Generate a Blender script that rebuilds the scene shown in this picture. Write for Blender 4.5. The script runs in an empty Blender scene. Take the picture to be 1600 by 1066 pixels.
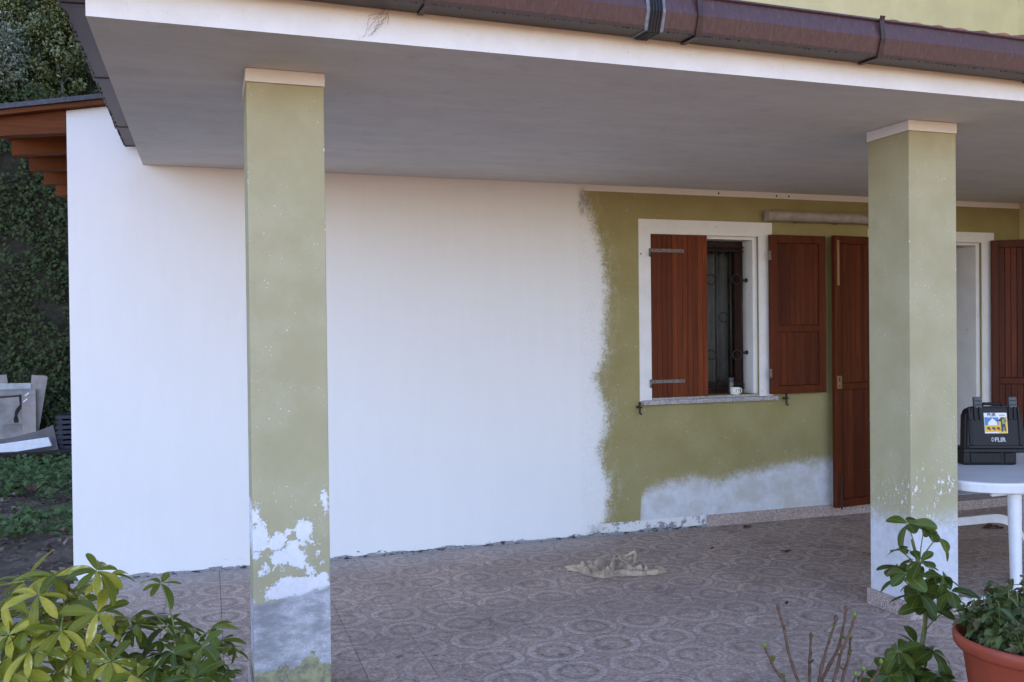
import bpy, bmesh, math, random
import numpy as np
from mathutils import Vector, Matrix, Euler, Quaternion
R = math.radians
rng = random.Random(7)
nrng = np.random.default_rng(11)
scene = bpy.context.scene
COL = scene.collection

# ------------------------------------------------------------------ camera
CAM_YAW, CAM_PITCH, CAM_ROLL = R(18.5055), R(-0.6047), R(-0.6356)
cam = bpy.data.cameras.new('camera')
cam.sensor_fit = 'HORIZONTAL'; cam.sensor_width = 36.0
cam.lens = 36.0 * 1418.12 / 1600.0
cam.clip_start = 0.05; cam.clip_end = 2000
co = bpy.data.objects.new('camera', cam); COL.objects.link(co)
_r = Vector((math.cos(CAM_YAW), -math.sin(CAM_YAW), 0))
_f = Vector((math.sin(CAM_YAW)*math.cos(CAM_PITCH), math.cos(CAM_YAW)*math.cos(CAM_PITCH), math.sin(CAM_PITCH)))
_u = _r.cross(_f)
_c, _s = math.cos(CAM_ROLL), math.sin(CAM_ROLL)
_r2 = _r*_c + _u*_s; _u2 = -_r*_s + _u*_c
M3 = Matrix((_r2, _u2, -_f)).transposed()
co.matrix_world = Matrix.Translation((0, 0, 1.484)) @ M3.to_4x4()
scene.camera = co

# ------------------------------------------------------------------ light
SUN_EL, SUN_AZ = R(31), R(38)          # behind the house and the wooded hill: the front is in open shade
world = bpy.data.worlds.new('World'); scene.world = world; world.use_nodes = True
wn = world.node_tree.nodes; wl = world.node_tree.links
for n in list(wn): wn.remove(n)
sky = wn.new('ShaderNodeTexSky'); sky.sky_type = 'NISHITA'; sky.sun_disc = False
sky.sun_elevation = SUN_EL; sky.sun_rotation = SUN_AZ
sky.air_density = 1.0; sky.dust_density = 0.2; sky.ozone_density = 3.0; sky.altitude = 200
bg = wn.new('ShaderNodeBackground'); bg.inputs['Strength'].default_value = 0.15
wo = wn.new('ShaderNodeOutputWorld')
wl.new(sky.outputs[0], bg.inputs[0]); wl.new(bg.outputs[0], wo.inputs[0])
sun = bpy.data.lights.new('sun', 'SUN'); sun.energy = 5.0; sun.angle = R(0.5); sun.color = (1.0, 0.88, 0.72)
so = bpy.data.objects.new('sun', sun); COL.objects.link(so)
sd = Vector((math.sin(SUN_AZ)*math.cos(SUN_EL), math.cos(SUN_AZ)*math.cos(SUN_EL), math.sin(SUN_EL)))
so.rotation_euler = (-sd).to_track_quat('-Z', 'Y').to_euler(); so.location = (0, 30, 30)
scene.view_settings.view_transform = 'Standard'; scene.view_settings.look = 'None'
scene.view_settings.exposure = 2.15; scene.view_settings.gamma = 1.0
scene.view_settings.use_curve_mapping = False
scene.view_settings.use_white_balance = True; scene.view_settings.white_balance_temperature = 6950; scene.view_settings.white_balance_tint = 27
scene.render.engine = 'CYCLES'
scene.cycles.max_bounces = 6; scene.cycles.glossy_bounces = 3; scene.cycles.transmission_bounces = 4; scene.cycles.transparent_max_bounces = 6; scene.cycles.diffuse_bounces = 3

# ------------------------------------------------------------------ measures (metres)
YW = 5.994          # front face of the house wall
YP = 3.709          # front face of the pillars
YS = 3.259          # front of the porch slab
ZS = 2.530          # soffit
XL = -0.785         # left end of the house wall
XS = -0.365         # left end of the porch slab
XR = 6.60           # right wing
TX0, TDX, TY0, TDY = 0.0475, 0.2920, 3.650, 0.2700     # floor tile grid

# ------------------------------------------------------------------ object helpers
def link(o): COL.objects.link(o); return o
def world_loc(o):
    return Vector(o.location) if o.parent is None else Vector((0, 0, 0))
def obj(name, me, mats=None, parent=None, kind=None):
    o = bpy.data.objects.new(name, me); link(o)
    if mats is not None:
        for m in (mats if isinstance(mats, (list, tuple)) else [mats]):
            if len(me.materials) < (len(mats) if isinstance(mats, (list, tuple)) else 1): me.materials.append(m)
    if parent is not None: adopt(o, parent)
    if kind: o['kind'] = kind
    return o
def adopt(o, parent):
    """child keeps its world coordinates"""
    o.parent = parent
    if parent.type == 'EMPTY' and parent.parent is None:
        o.matrix_parent_inverse = Matrix.Translation(-Vector(parent.location))
    elif parent.parent is None:
        o.matrix_parent_inverse = parent.matrix_basis.inverted()
    else:
        o.matrix_parent_inverse = parent.matrix_basis.inverted()
    return o
def thing(name, loc, label, cat, group=None):
    o = bpy.data.objects.new(name, None); link(o); o.location = loc; o.empty_display_size = 0.1
    return tag(o, label, cat, group)
def tag(o, label, cat, group=None):
    o['label'] = label; o['category'] = cat
    if group: o['group'] = group
    return o
def mesh(verts, faces, smooth=False, name='m'):
    me = bpy.data.meshes.new(name); me.from_pydata([tuple(v) for v in verts], [], faces); me.update()
    if smooth: me.polygons.foreach_set('use_smooth', [True]*len(me.polygons))
    return me
def bm_mesh(bm, smooth=False):
    me = bpy.data.meshes.new('m'); bmesh.ops.recalc_face_normals(bm, faces=bm.faces[:]); bm.to_mesh(me); bm.free()
    if smooth: me.polygons.foreach_set('use_smooth', [True]*len(me.polygons))
    return me
def add_box(bm, x0, x1, y0, y1, z0, z1, bevel=0.0, seg=1, mi=0):
    vs = [bm.verts.new(p) for p in ((x0,y0,z0),(x1,y0,z0),(x1,y1,z0),(x0,y1,z0),(x0,y0,z1),(x1,y0,z1),(x1,y1,z1),(x0,y1,z1))]
    fs = [bm.faces.new([vs[i] for i in f]) for f in ((3,2,1,0),(4,5,6,7),(0,1,5,4),(1,2,6,5),(2,3,7,6),(3,0,4,7))]
    for f in fs: f.material_index = mi
    if bevel:
        es = list({e for f in fs for e in f.edges})
        bmesh.ops.bevel(bm, geom=es, offset=bevel, segments=seg, affect='EDGES', profile=0.5)
    return bm
def box(x0, x1, y0, y1, z0, z1, bevel=0.0, seg=1):
    return bm_mesh(add_box(bmesh.new(), x0, x1, y0, y1, z0, z1, bevel, seg))
def boxes(lst, bevel=0.0, seg=1):
    bm = bmesh.new()
    for b in lst: add_box(bm, *b, bevel=bevel, seg=seg)
    return bm_mesh(bm)
def tube_data(pts, radii, sides=8, cap=True, flat=1.0):
    pts = [Vector(p) for p in pts]; n = len(pts)
    if not isinstance(radii, (list, tuple)): radii = [radii]*n
    V = []; F = []; prev = None
    for i, p in enumerate(pts):
        t = (pts[min(i+1, n-1)] - pts[max(i-1, 0)])
        t = t.normalized() if t.length > 1e-9 else Vector((0, 0, 1))
        if prev is None:
            a = t.orthogonal().normalized()
        else:
            a = prev - t*prev.dot(t)
            a = a.normalized() if a.length > 1e-6 else t.orthogonal().normalized()
        prev = a; b = t.cross(a)
        for k in range(sides):
            an = 2*math.pi*k/sides
            V.append(p + a*(math.cos(an)*radii[i]) + b*(math.sin(an)*radii[i]*flat))
    for i in range(n-1):
        for k in range(sides):
            k2 = (k+1) % sides
            F.append((i*sides+k, i*sides+k2, (i+1)*sides+k2, (i+1)*sides+k))
    if cap:
        F.append(tuple(range(sides-1, -1, -1))); F.append(tuple((n-1)*sides+k for k in range(sides)))
    return V, F
def tubes(lst, sides=8, smooth=True, flat=1.0):
    V = []; F = []
    for pts, rad in lst:
        v, f = tube_data(pts, rad, sides, flat=flat); o = len(V); V += v; F += [tuple(i+o for i in q) for q in f]
    return mesh(V, F, smooth)
def lathe(profile, seg=40, center=(0, 0), close=False):
    V = []; F = []; n = len(profile)
    for r, z in profile:
        for k in range(seg):
            a = 2*math.pi*k/seg; V.append((center[0]+r*math.cos(a), center[1]+r*math.sin(a), z))
    for i in range(n-1):
        for k in range(seg):
            k2 = (k+1) % seg; F.append((i*seg+k, i*seg+k2, (i+1)*seg+k2, (i+1)*seg+k))
    F.append(tuple(range(seg-1, -1, -1))); 
    if not close: F.append(tuple((n-1)*seg+k for k in range(seg)))
    return mesh(V, F, True)
def extrude_x(profile, x0, x1, drop=0.0, cap=True, n=1):
    """closed (y,z) profile swept along X; drop lowers the far end"""
    V = []; F = []; k = len(profile)
    for i in range(n+1):
        x = x0+(x1-x0)*i/n; V += [(x, y, z-drop*(x-x0)) for y, z in profile]
    for i in range(n):
        for j in range(k):
            j2 = (j+1) % k; F.append((i*k+j, i*k+j2, (i+1)*k+j2, (i+1)*k+j))
    if cap: F.append(tuple(range(k-1, -1, -1))); F.append(tuple(n*k+j for j in range(k)))
    bm = bmesh.new(); me = mesh(V, F); bm.from_mesh(me)
    return bm_mesh(bm)
def prism_y(poly, y0, y1):
    """(x,z) outline given thickness along Y"""
    k = len(poly); V = [(x, y0, z) for x, z in poly]+[(x, y1, z) for x, z in poly]
    F = [tuple(range(k)), tuple(range(2*k-1, k-1, -1))]+[(j, (j+1) % k, k+(j+1) % k, k+j) for j in range(k)]
    bm = bmesh.new(); bm.from_mesh(mesh(V, F)); return bm_mesh(bm)

# ------------------------------------------------------------------ material helpers
class NT:
    def __init__(s, name):
        s.mat = bpy.data.materials.new(name); s.mat.use_nodes = True
        s.t = s.mat.node_tree
        for n in list(s.t.nodes): s.t.nodes.remove(n)
        s.out = s.t.nodes.new('ShaderNodeOutputMaterial')
    def node(s, typ, **kw):
        n = s.t.nodes.new(typ)
        for k, v in kw.items(): setattr(n, k, v)
        return n
    def put(s, sock, v):
        if v is None: return
        if isinstance(v, bpy.types.NodeSocket): s.t.links.new(v, sock)
        else:
            if isinstance(v, (tuple, list)) and len(v) == 3 and sock.type == 'RGBA': v = (*v, 1)
            sock.default_value = v
    def m(s, op, a, b=None, c=None, clamp=False):
        n = s.node('ShaderNodeMath', operation=op, use_clamp=clamp)
        for i, v in enumerate((a, b, c)): s.put(n.inputs[i], v)
        return n.outputs[0]
    def vm(s, op, a, b=None, scale=None):
        n = s.node('ShaderNodeVectorMath', operation=op); s.put(n.inputs[0], a); s.put(n.inputs[1], b)
        if scale is not None: s.put(n.inputs['Scale'], scale)
        return n.outputs['Value'] if op in ('LENGTH', 'DISTANCE', 'DOT_PRODUCT') else n.outputs[0]
    def co(s, which='Object'):
        return s.node('ShaderNodeTexCoord').outputs[which]
    def pos(s): return s.node('ShaderNodeNewGeometry').outputs['Position']
    def island(s): return s.node('ShaderNodeNewGeometry').outputs['Random Per Island']
    def orand(s): return s.node('ShaderNodeObjectInfo').outputs['Random']
    def xyz(s, v):
        n = s.node('ShaderNodeSeparateXYZ'); s.put(n.inputs[0], v); return n.outputs[0], n.outputs[1], n.outputs[2]
    def comb(s, x, y, z):
        n = s.node('ShaderNodeCombineXYZ'); s.put(n.inputs[0], x); s.put(n.inputs[1], y); s.put(n.inputs[2], z); return n.outputs[0]
    def noise(s, vec, scale, detail=3, rough=0.55, dist=0.0, color=False):
        n = s.node('ShaderNodeTexNoise'); s.put(n.inputs['Vector'], vec)
        n.inputs['Scale'].default_value = scale; n.inputs['Detail'].default_value = detail
        n.inputs['Roughness'].default_value = rough; n.inputs['Distortion'].default_value = dist
        return n.outputs['Color' if color else 'Fac']
    def voro(s, vec, scale, feature='F1'):
        n = s.node('ShaderNodeTexVoronoi', feature=feature); s.put(n.inputs['Vector'], vec); n.inputs['Scale'].default_value = scale
        return n.outputs['Distance'], (n.outputs['Color'] if 'Color' in n.outputs else None)
    def ramp(s, fac, stops, interp='LINEAR'):
        n = s.node('ShaderNodeValToRGB'); cr = n.color_ramp; cr.interpolation = interp
        while len(cr.elements) < len(stops): cr.elements.new(0.5)
        for e, (p, c) in zip(cr.elements, stops):
            e.position = p; e.color = (*c, 1) if isinstance(c, (tuple, list)) else (c, c, c, 1)
        s.put(n.inputs[0], fac); return n.outputs[0]
    def smooth(s, v, a, b):
        n = s.node('ShaderNodeMapRange', interpolation_type='SMOOTHSTEP'); s.put(n.inputs[0], v)
        n.inputs[1].default_value = a; n.inputs[2].default_value = b; return n.outputs[0]
    def curve(s, v, pts, lo, hi):
        """piecewise curve v in [lo,hi] -> value (values 0..1)"""
        mr = s.node('ShaderNodeMapRange'); s.put(mr.inputs[0], v); mr.inputs[1].default_value = lo; mr.inputs[2].default_value = hi
        n = s.node('ShaderNodeFloatCurve'); c = n.mapping.curves[0]; n.mapping.use_clip = False
        pts = sorted(pts)
        c.points[0].location = ((pts[0][0]-lo)/(hi-lo), pts[0][1]); c.points[1].location = ((pts[-1][0]-lo)/(hi-lo), pts[-1][1])
        for x, y in pts[1:-1]: c.points.new((x-lo)/(hi-lo), y)
        n.mapping.update(); s.put(n.inputs['Value'], mr.outputs[0]); return n.outputs[0]
    def mix(s, fac, a, b, mode='MIX'):
        n = s.node('ShaderNodeMix', data_type='RGBA', blend_type=mode, clamp_factor=True)
        s.put(n.inputs[0], fac); s.put(n.inputs[6], a); s.put(n.inputs[7], b); return n.outputs[2]
    def bump(s, h, strength=0.3, dist=0.01, normal=None):
        n = s.node('ShaderNodeBump'); n.inputs['Strength'].default_value = strength; n.inputs['Distance'].default_value = dist
        s.put(n.inputs['Height'], h); s.put(n.inputs['Normal'], normal); return n.outputs[0]
    def bsdf(s, color, rough=0.6, normal=None, metal=0.0, spec=0.4, **kw):
        p = s.node('ShaderNodeBsdfPrincipled'); s.put(p.inputs['Base Color'], color); s.put(p.inputs['Roughness'], rough)
        p.inputs['Metallic'].default_value = metal; p.inputs['Specular IOR Level'].default_value = spec
        s.put(p.inputs['Normal'], normal)
        for k, v in kw.items(): s.put(p.inputs[k], v)
        return p.outputs[0]
    def done(s, sh):
        s.t.links.new(sh, s.out.inputs['Surface']); return s.mat

def simple(name, col, rough=0.6, var=0.12, scale=8, bump=0.0, bscale=120, metal=0.0, spec=0.4, obj_var=0.0):
    t = NT(name); v = t.co(); f = t.noise(v, scale, 5, 0.6)
    a = tuple(c*(1-var) for c in col); b = tuple(min(1, c*(1+var)) for c in col)
    c = t.mix(t.smooth(f, 0.3, 0.7), a, b)
    if obj_var:
        c = t.mix(t.m('MULTIPLY', t.orand(), obj_var), c, (0.02, 0.012, 0.008))
    nrm = t.bump(t.noise(v, bscale, 3), bump, 0.004) if bump else None
    return t.done(t.bsdf(c, rough, nrm, metal, spec))

WHITE = (0.80, 0.79, 0.77); OLIVE = (0.33, 0.305, 0.125); PRIMER = (0.60, 0.62, 0.66)

def wall_material():
    t = NT('painted_wall'); v = t.co(); x, y, z = t.xyz(v)
    low = t.noise(v, 3.5, 4, 0.6); mid = t.noise(v, 16, 5, 0.7); fine = t.noise(v, 90, 4, 0.75); grain = t.noise(v, 380, 2, 0.6)
    # boundary of the fresh white paint as a function of height
    b = [(0.0,2.57),(0.043,2.60),(0.12,2.69),(0.20,2.705),(0.357,2.725),(0.50,2.675),(0.64,2.655),(0.78,2.70),(0.913,2.706),(1.02,2.67),(1.146,2.634),(1.28,2.69),(1.422,2.697),(1.79,2.716),(2.0,2.69),(2.112,2.665),(2.25,2.62),(2.339,2.587),(2.45,2.55),(2.60,2.52)]
    bx = t.m('MULTIPLY', t.curve(z, [(p, q/4.0) for p, q in b], 0.0, 2.6), 4.0)
    d = t.m('SUBTRACT', bx, x)
    d = t.m('ADD', d, t.m('MULTIPLY', t.m('SUBTRACT', mid, 0.5), 0.10))
    d = t.m('ADD', d, t.m('MULTIPLY', t.m('SUBTRACT', fine, 0.5), 0.20)); d = t.m('ADD', d, t.m('MULTIPLY', t.m('SUBTRACT', grain, 0.5), 0.10))
    newpaint = t.smooth(d, -0.045, 0.035)
    # primer band along the foot of the olive part
    pz = t.curve(x, [(2.60,-0.1),(2.95,-0.1),(2.99,0.26),(3.08,0.33),(3.297,0.37),(3.45,0.385),(3.60,0.345),(3.70,0.355),(3.82,0.39),(3.959,0.405),(4.12,0.43),(4.25,0.44),(4.64,0.45),(6.6,0.45)], 2.6, 6.6)
    dp = t.m('SUBTRACT', pz, z)
    dp = t.m('ADD', dp, t.m('MULTIPLY', t.m('SUBTRACT', mid, 0.5), 0.12))
    dp = t.m('ADD', dp, t.m('MULTIPLY', t.m('SUBTRACT', fine, 0.5), 0.10))
    prim = t.m('MULTIPLY', t.smooth(dp, -0.05, 0.07), t.m('ADD', 0.72, t.m('MULTIPLY', t.smooth(t.noise(v, 6, 4, 0.6), 0.35, 0.65), 0.28)))
    prim = t.m('MULTIPLY', prim, t.smooth(x, 2.93, 3.02))
    # olive coat: sun-worn, scuffed, dusted with white specks
    ol = t.mix(t.smooth(low, 0.3, 0.7), (0.295, 0.245, 0.100), (0.34, 0.29, 0.135))
    ol = t.mix(t.m('MULTIPLY', t.smooth(mid, 0.5, 0.75), 0.35), ol, (0.33, 0.27, 0.12))
    sc = t.noise(t.vm('MULTIPLY', v, (34, 1, 9)), 3.0, 4, 0.7)
    wear = t.m('MULTIPLY', t.smooth(sc, 0.60, 0.70), t.smooth(t.m('SUBTRACT', t.m('ADD', 0.95, t.m('MULTIPLY', low, 0.3)), z), 0.0, 0.35))
    ol = t.mix(t.m('MULTIPLY', wear, 0.45), ol, (0.55, 0.53, 0.38))
    sp = t.smooth(t.noise(v, 70, 2, 0.5), 0.735, 0.76)
    ol = t.mix(t.m('MULTIPLY', sp, 0.8), ol, (0.72, 0.72, 0.70))
    # small knocked holes
    hol = t.smooth(t.noise(v, 11, 1, 0.4), 0.80, 0.815)
    pr = t.mix(t.smooth(mid, 0.35, 0.65), (0.58, 0.60, 0.63), (0.66, 0.67, 0.70))
    c = t.mix(prim, ol, pr)
    streak = t.noise(t.vm('MULTIPLY', v, (9, 1, 1.2)), 1.6, 4, 0.6)
    wh = t.mix(t.smooth(streak, 0.3, 0.75), (0.81, 0.80, 0.785), (0.825, 0.815, 0.80))
    thin = t.m('MULTIPLY', t.smooth(x, 2.50, 2.53), t.smooth(fine, 0.45, 0.6))
    wh = t.mix(t.m('MULTIPLY', thin, 0.35), wh, (0.66, 0.65, 0.60))
    wash = t.m('MULTIPLY', t.smooth(d, -0.16, 0.0), t.smooth(t.noise(t.vm('MULTIPLY', v, (1, 1, 0.5)), 21, 5, 0.75), 0.40, 0.72))
    c = t.mix(t.m('MULTIPLY', wash, 0.55), c, (0.62, 0.61, 0.56))
    c = t.mix(newpaint, c, wh)
    # white band under the soffit of the olive part
    bz = t.m('ADD', z, t.m('MULTIPLY', t.m('SUBTRACT', fine, 0.5), 0.004))
    band = t.m('MULTIPLY', t.smooth(bz, 2.483, 2.486), t.smooth(x, 2.515, 2.525))
    c = t.mix(band, c, (0.78, 0.75, 0.70))
    # dirty smear beside the band
    sm = t.m('MULTIPLY', t.smooth(t.m('SUBTRACT', 0.10, t.vm('LENGTH', t.vm('MULTIPLY', t.vm('SUBTRACT', v, (2.56, YW, 2.40)), (1.6, 0, 0.75)))), 0.0, 0.06), t.smooth(mid, 0.4, 0.6))
    c = t.mix(t.m('MULTIPLY', sm, 0.7), c, (0.22, 0.20, 0.17))
    # foot of the wall where the skirting was knocked off: broken mortar
    edge = t.m('ADD', 0.014, t.m('MULTIPLY', t.smooth(t.noise(t.vm('MULTIPLY', v, (1, 1, 3)), 6, 5, 0.75), 0.40, 0.80), 0.034))
    foot = t.smooth(t.m('SUBTRACT', edge, z), -0.002, 0.003)
    wide = t.m('MULTIPLY', t.smooth(x, 2.50, 2.75), t.smooth(t.m('SUBTRACT', 0.092, z), 0.0, 0.004))
    wide = t.m('MULTIPLY', wide, t.smooth(t.m('SUBTRACT', 3.53, x), 0.0, 0.02))
    mortar = t.mix(t.smooth(mid, 0.42, 0.62), (0.70, 0.70, 0.70), (0.30, 0.30, 0.31))
    c = t.mix(wide, c, t.mix(t.smooth(mid, 0.50, 0.60), (0.74, 0.73, 0.71), (0.26, 0.26, 0.27)))
    c = t.mix(foot, c, t.mix(t.smooth(t.noise(t.vm('MULTIPLY', v, (1, 1, 2.5)), 17, 4, 0.7), 0.50, 0.60), (0.30, 0.295, 0.30), (0.045, 0.045, 0.05)))
    chip = t.m('MULTIPLY', t.smooth(t.noise(t.vm('MULTIPLY', v, (1, 1, 4)), 9, 4, 0.7), 0.66, 0.68), t.smooth(t.m('SUBTRACT', 0.075, z), 0.0, 0.03))
    c = t.mix(t.m('MULTIPLY', chip, 0.85), c, (0.08, 0.08, 0.085))
    h = t.m('ADD', t.m('MULTIPLY', fine, 0.5), t.m('MULTIPLY', grain, 0.35))
    h = t.m('ADD', h, t.m('MULTIPLY', newpaint, 0.25))
    h = t.m('ADD', h, t.m('MULTIPLY', t.noise(t.vm('MULTIPLY', v, (1, 1, 0.6)), 5, 3, 0.5), 2.2)); h = t.m('SUBTRACT', h, t.m('MULTIPLY', foot, 1.6)); h = t.m('SUBTRACT', h, t.m('MULTIPLY', chip, 1.2))
    return t.done(t.bsdf(c, 0.85, t.bump(h, 0.35, 0.006), spec=0.25))

def pillar_material(kind):
    t = NT('pillar_paint_'+kind); v = t.co(); x, y, z = t.xyz(v)
    low = t.noise(v, 5, 4, 0.6); mid = t.noise(v, 26, 5, 0.7); fine = t.noise(v, 130, 4, 0.75); grain = t.noise(v, 420, 2, 0.6)
    ol = t.mix(t.smooth(low, 0.3, 0.7), (0.415, 0.375, 0.225), (0.465, 0.43, 0.275))
    ol = t.mix(t.m('MULTIPLY', t.smooth(mid, 0.5, 0.8), 0.3), ol, (0.38, 0.335, 0.19))
    jag = t.m('ADD', t.m('MULTIPLY', t.m('SUBTRACT', mid, 0.5), 0.115), t.m('MULTIPLY', t.m('SUBTRACT', fine, 0.5), 0.055))
    # chipped arrises and stray flecks
    sp = t.smooth(t.noise(v, 95, 2, 0.5), 0.725, 0.735)
    sp = t.m('MULTIPLY', sp, t.smooth(low, 0.40, 0.55))
    x0_, x1_ = (0.155, 0.455) if kind == 'left' else (3.3614, 3.6614)
    ex = t.m('MINIMUM', t.m('ABSOLUTE', t.m('SUBTRACT', x, x0_)), t.m('ABSOLUTE', t.m('SUBTRACT', x, x1_)))
    ey = t.m('MINIMUM', t.m('ABSOLUTE', t.m('SUBTRACT', y, YP)), t.m('ABSOLUTE', t.m('SUBTRACT', y, YP+0.30)))
    arr = t.m('SUBTRACT', t.m('MULTIPLY', t.smooth(mid, 0.56, 0.80), 0.015), t.m('MAXIMUM', ex, ey))
    sp = t.m('MAXIMUM', sp, t.smooth(t.m('ADD', arr, t.m('MULTIPLY', t.m('SUBTRACT', fine, 0.5), 0.008)), 0.0, 0.0015))
    c = t.mix(sp, ol, (0.80, 0.80, 0.79)); peel = sp
    if kind == 'left':
        # where sheets of the coat have come off: (x, z, rx, rz)
        patches = [(0.174,0.683,0.036,0.048),(0.163,0.770,0.015,0.034),(0.287,0.603,0.058,0.030),(0.250,0.652,0.026,0.030),(0.322,0.575,0.026,0.026),(0.353,0.690,0.026,0.042),(0.33,0.645,0.04,0.012),
                   (0.202,0.556,0.013,0.017),(0.165,0.612,0.013,0.012),(0.437,0.828,0.010,0.026),(0.438,0.778,0.013,0.013),(0.403,0.593,0.011,0.012),(0.429,0.569,0.009,0.012),(0.290,0.693,0.010,0.012),
                   (0.330,0.470,0.100,0.034),(0.372,0.53,0.010,0.030),(0.245,0.452,0.040,0.022),(0.419,0.485,0.020,0.030),(0.27,0.548,0.008,0.010)]
        best = None
        for px, pz, rx, rz in patches:
            q = t.vm('LENGTH', t.vm('MULTIPLY', t.vm('SUBTRACT', v, (px, YP, pz)), (1/(1.28*rx), 0, 1/(1.28*rz))))
            s = t.m('MULTIPLY', t.m('SUBTRACT', 1.0, q), min(rx, rz))
            best = s if best is None else t.m('MAXIMUM', best, s)
        best = t.m('ADD', best, t.m('MULTIPLY', jag, 0.60))
        pk = t.smooth(best, -0.0012, 0.0012)
        c = t.mix(pk, c, t.mix(t.smooth(mid, 0.3, 0.7), (0.74, 0.75, 0.77), (0.83, 0.83, 0.83))); peel = t.m('MAXIMUM', peel, pk)
        # bare grey render below, olive again at the very foot
        gz = t.m('ADD', t.m('SUBTRACT', 0.437, z), t.m('MULTIPLY', t.m('SUBTRACT', x, 0.30), 0.16))
        gz = t.m('ADD', gz, t.m('MULTIPLY', jag, 0.65))
        g = t.smooth(gz, -0.012, 0.014)
        dry = t.noise(t.vm('MULTIPLY', v, (1, 1, 2.2)), 7, 5, 0.65)
        gc = t.mix(t.smooth(dry, 0.35, 0.65), (0.27, 0.275, 0.29), (0.50, 0.51, 0.54))
        gc = t.mix(t.m('MULTIPLY', t.smooth(fine, 0.56, 0.64), t.smooth(dry, 0.4, 0.6)), gc, (0.74, 0.75, 0.77))
        c = t.mix(g, c, gc); peel = t.m('MAXIMUM', peel, g)
        bz = t.m('ADD', t.m('SUBTRACT', 0.155, z), t.m('MULTIPLY', jag, 1.1))
        bz = t.m('ADD', bz, t.m('MULTIPLY', t.smooth(t.m('ABSOLUTE', t.m('SUBTRACT', x, 0.375)), 0.06, 0.0), 0.05))
        bf = t.smooth(bz, -0.004, 0.006)
        c = t.mix(bf, c, t.mix(t.smooth(mid, 0.4, 0.65), (0.36, 0.35, 0.19), (0.20, 0.19, 0.14)))
    else:
        gz = t.m('ADD', t.m('SUBTRACT', 0.50, z), t.m('MULTIPLY', jag, 1.1))
        g = t.smooth(gz, -0.07, 0.09)
        gc = t.mix(t.smooth(mid, 0.3, 0.7), (0.58, 0.60, 0.64), (0.70, 0.71, 0.74))
        c = t.mix(g, c, gc)
        fz = t.m('SUBTRACT', 0.24, t.m('ABSOLUTE', t.m('SUBTRACT', z, 0.62)))
        scr = t.noise(t.vm('MULTIPLY', v, (1.0, 1.0, 0.55)), 60, 3, 0.7)
        fl = t.smooth(t.m('ADD', scr, t.m('MULTIPLY', fz, 0.55)), 0.70, 0.715)
        fl = t.m('MULTIPLY', fl, t.smooth(fz, -0.05, 0.08))
        fl = t.m('MULTIPLY', fl, t.smooth(t.noise(v, 9, 2, 0.5), 0.44, 0.56))
        c = t.mix(fl, c, (0.80, 0.81, 0.82)); peel = t.m('MAXIMUM', peel, fl)
    h = t.m('ADD', t.m('MULTIPLY', fine, 0.5), t.m('MULTIPLY', grain, 0.5))
    h = t.m('SUBTRACT', h, t.m('MULTIPLY', peel, 0.9))
    return t.done(t.bsdf(c, 0.8, t.bump(h, 0.6, 0.007), spec=0.3))

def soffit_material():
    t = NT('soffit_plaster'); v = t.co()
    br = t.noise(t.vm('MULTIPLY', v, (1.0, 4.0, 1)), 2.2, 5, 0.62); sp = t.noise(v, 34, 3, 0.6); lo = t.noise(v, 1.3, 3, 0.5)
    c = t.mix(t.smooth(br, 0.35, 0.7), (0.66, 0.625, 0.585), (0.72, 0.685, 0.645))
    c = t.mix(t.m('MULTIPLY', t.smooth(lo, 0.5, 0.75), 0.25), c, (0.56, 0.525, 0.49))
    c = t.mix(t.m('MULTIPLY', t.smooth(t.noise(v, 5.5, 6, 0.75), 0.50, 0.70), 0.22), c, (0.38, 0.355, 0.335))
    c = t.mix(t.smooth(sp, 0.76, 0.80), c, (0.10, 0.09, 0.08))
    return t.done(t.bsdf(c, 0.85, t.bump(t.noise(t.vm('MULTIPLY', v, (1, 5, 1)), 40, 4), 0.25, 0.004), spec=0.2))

def white_material(name='white_paint', dirt=0.25):
    t = NT(name); v = t.co(); n = t.noise(v, 6, 5, 0.65); f = t.noise(v, 60, 4, 0.7)
    c = t.mix(t.smooth(n, 0.3, 0.7), (0.80, 0.79, 0.77), (0.74, 0.72, 0.69))
    c = t.mix(t.m('MULTIPLY', t.smooth(f, 0.62, 0.72), dirt), c, (0.40, 0.36, 0.31))
    c = t.mix(t.m('MULTIPLY', t.smooth(t.noise(v, 45, 1), 0.80, 0.82), 0.8), c, (0.10, 0.08, 0.07))
    return t.done(t.bsdf(c, 0.75, t.bump(t.noise(v, 220, 3), 0.25, 0.003), spec=0.3))

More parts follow.
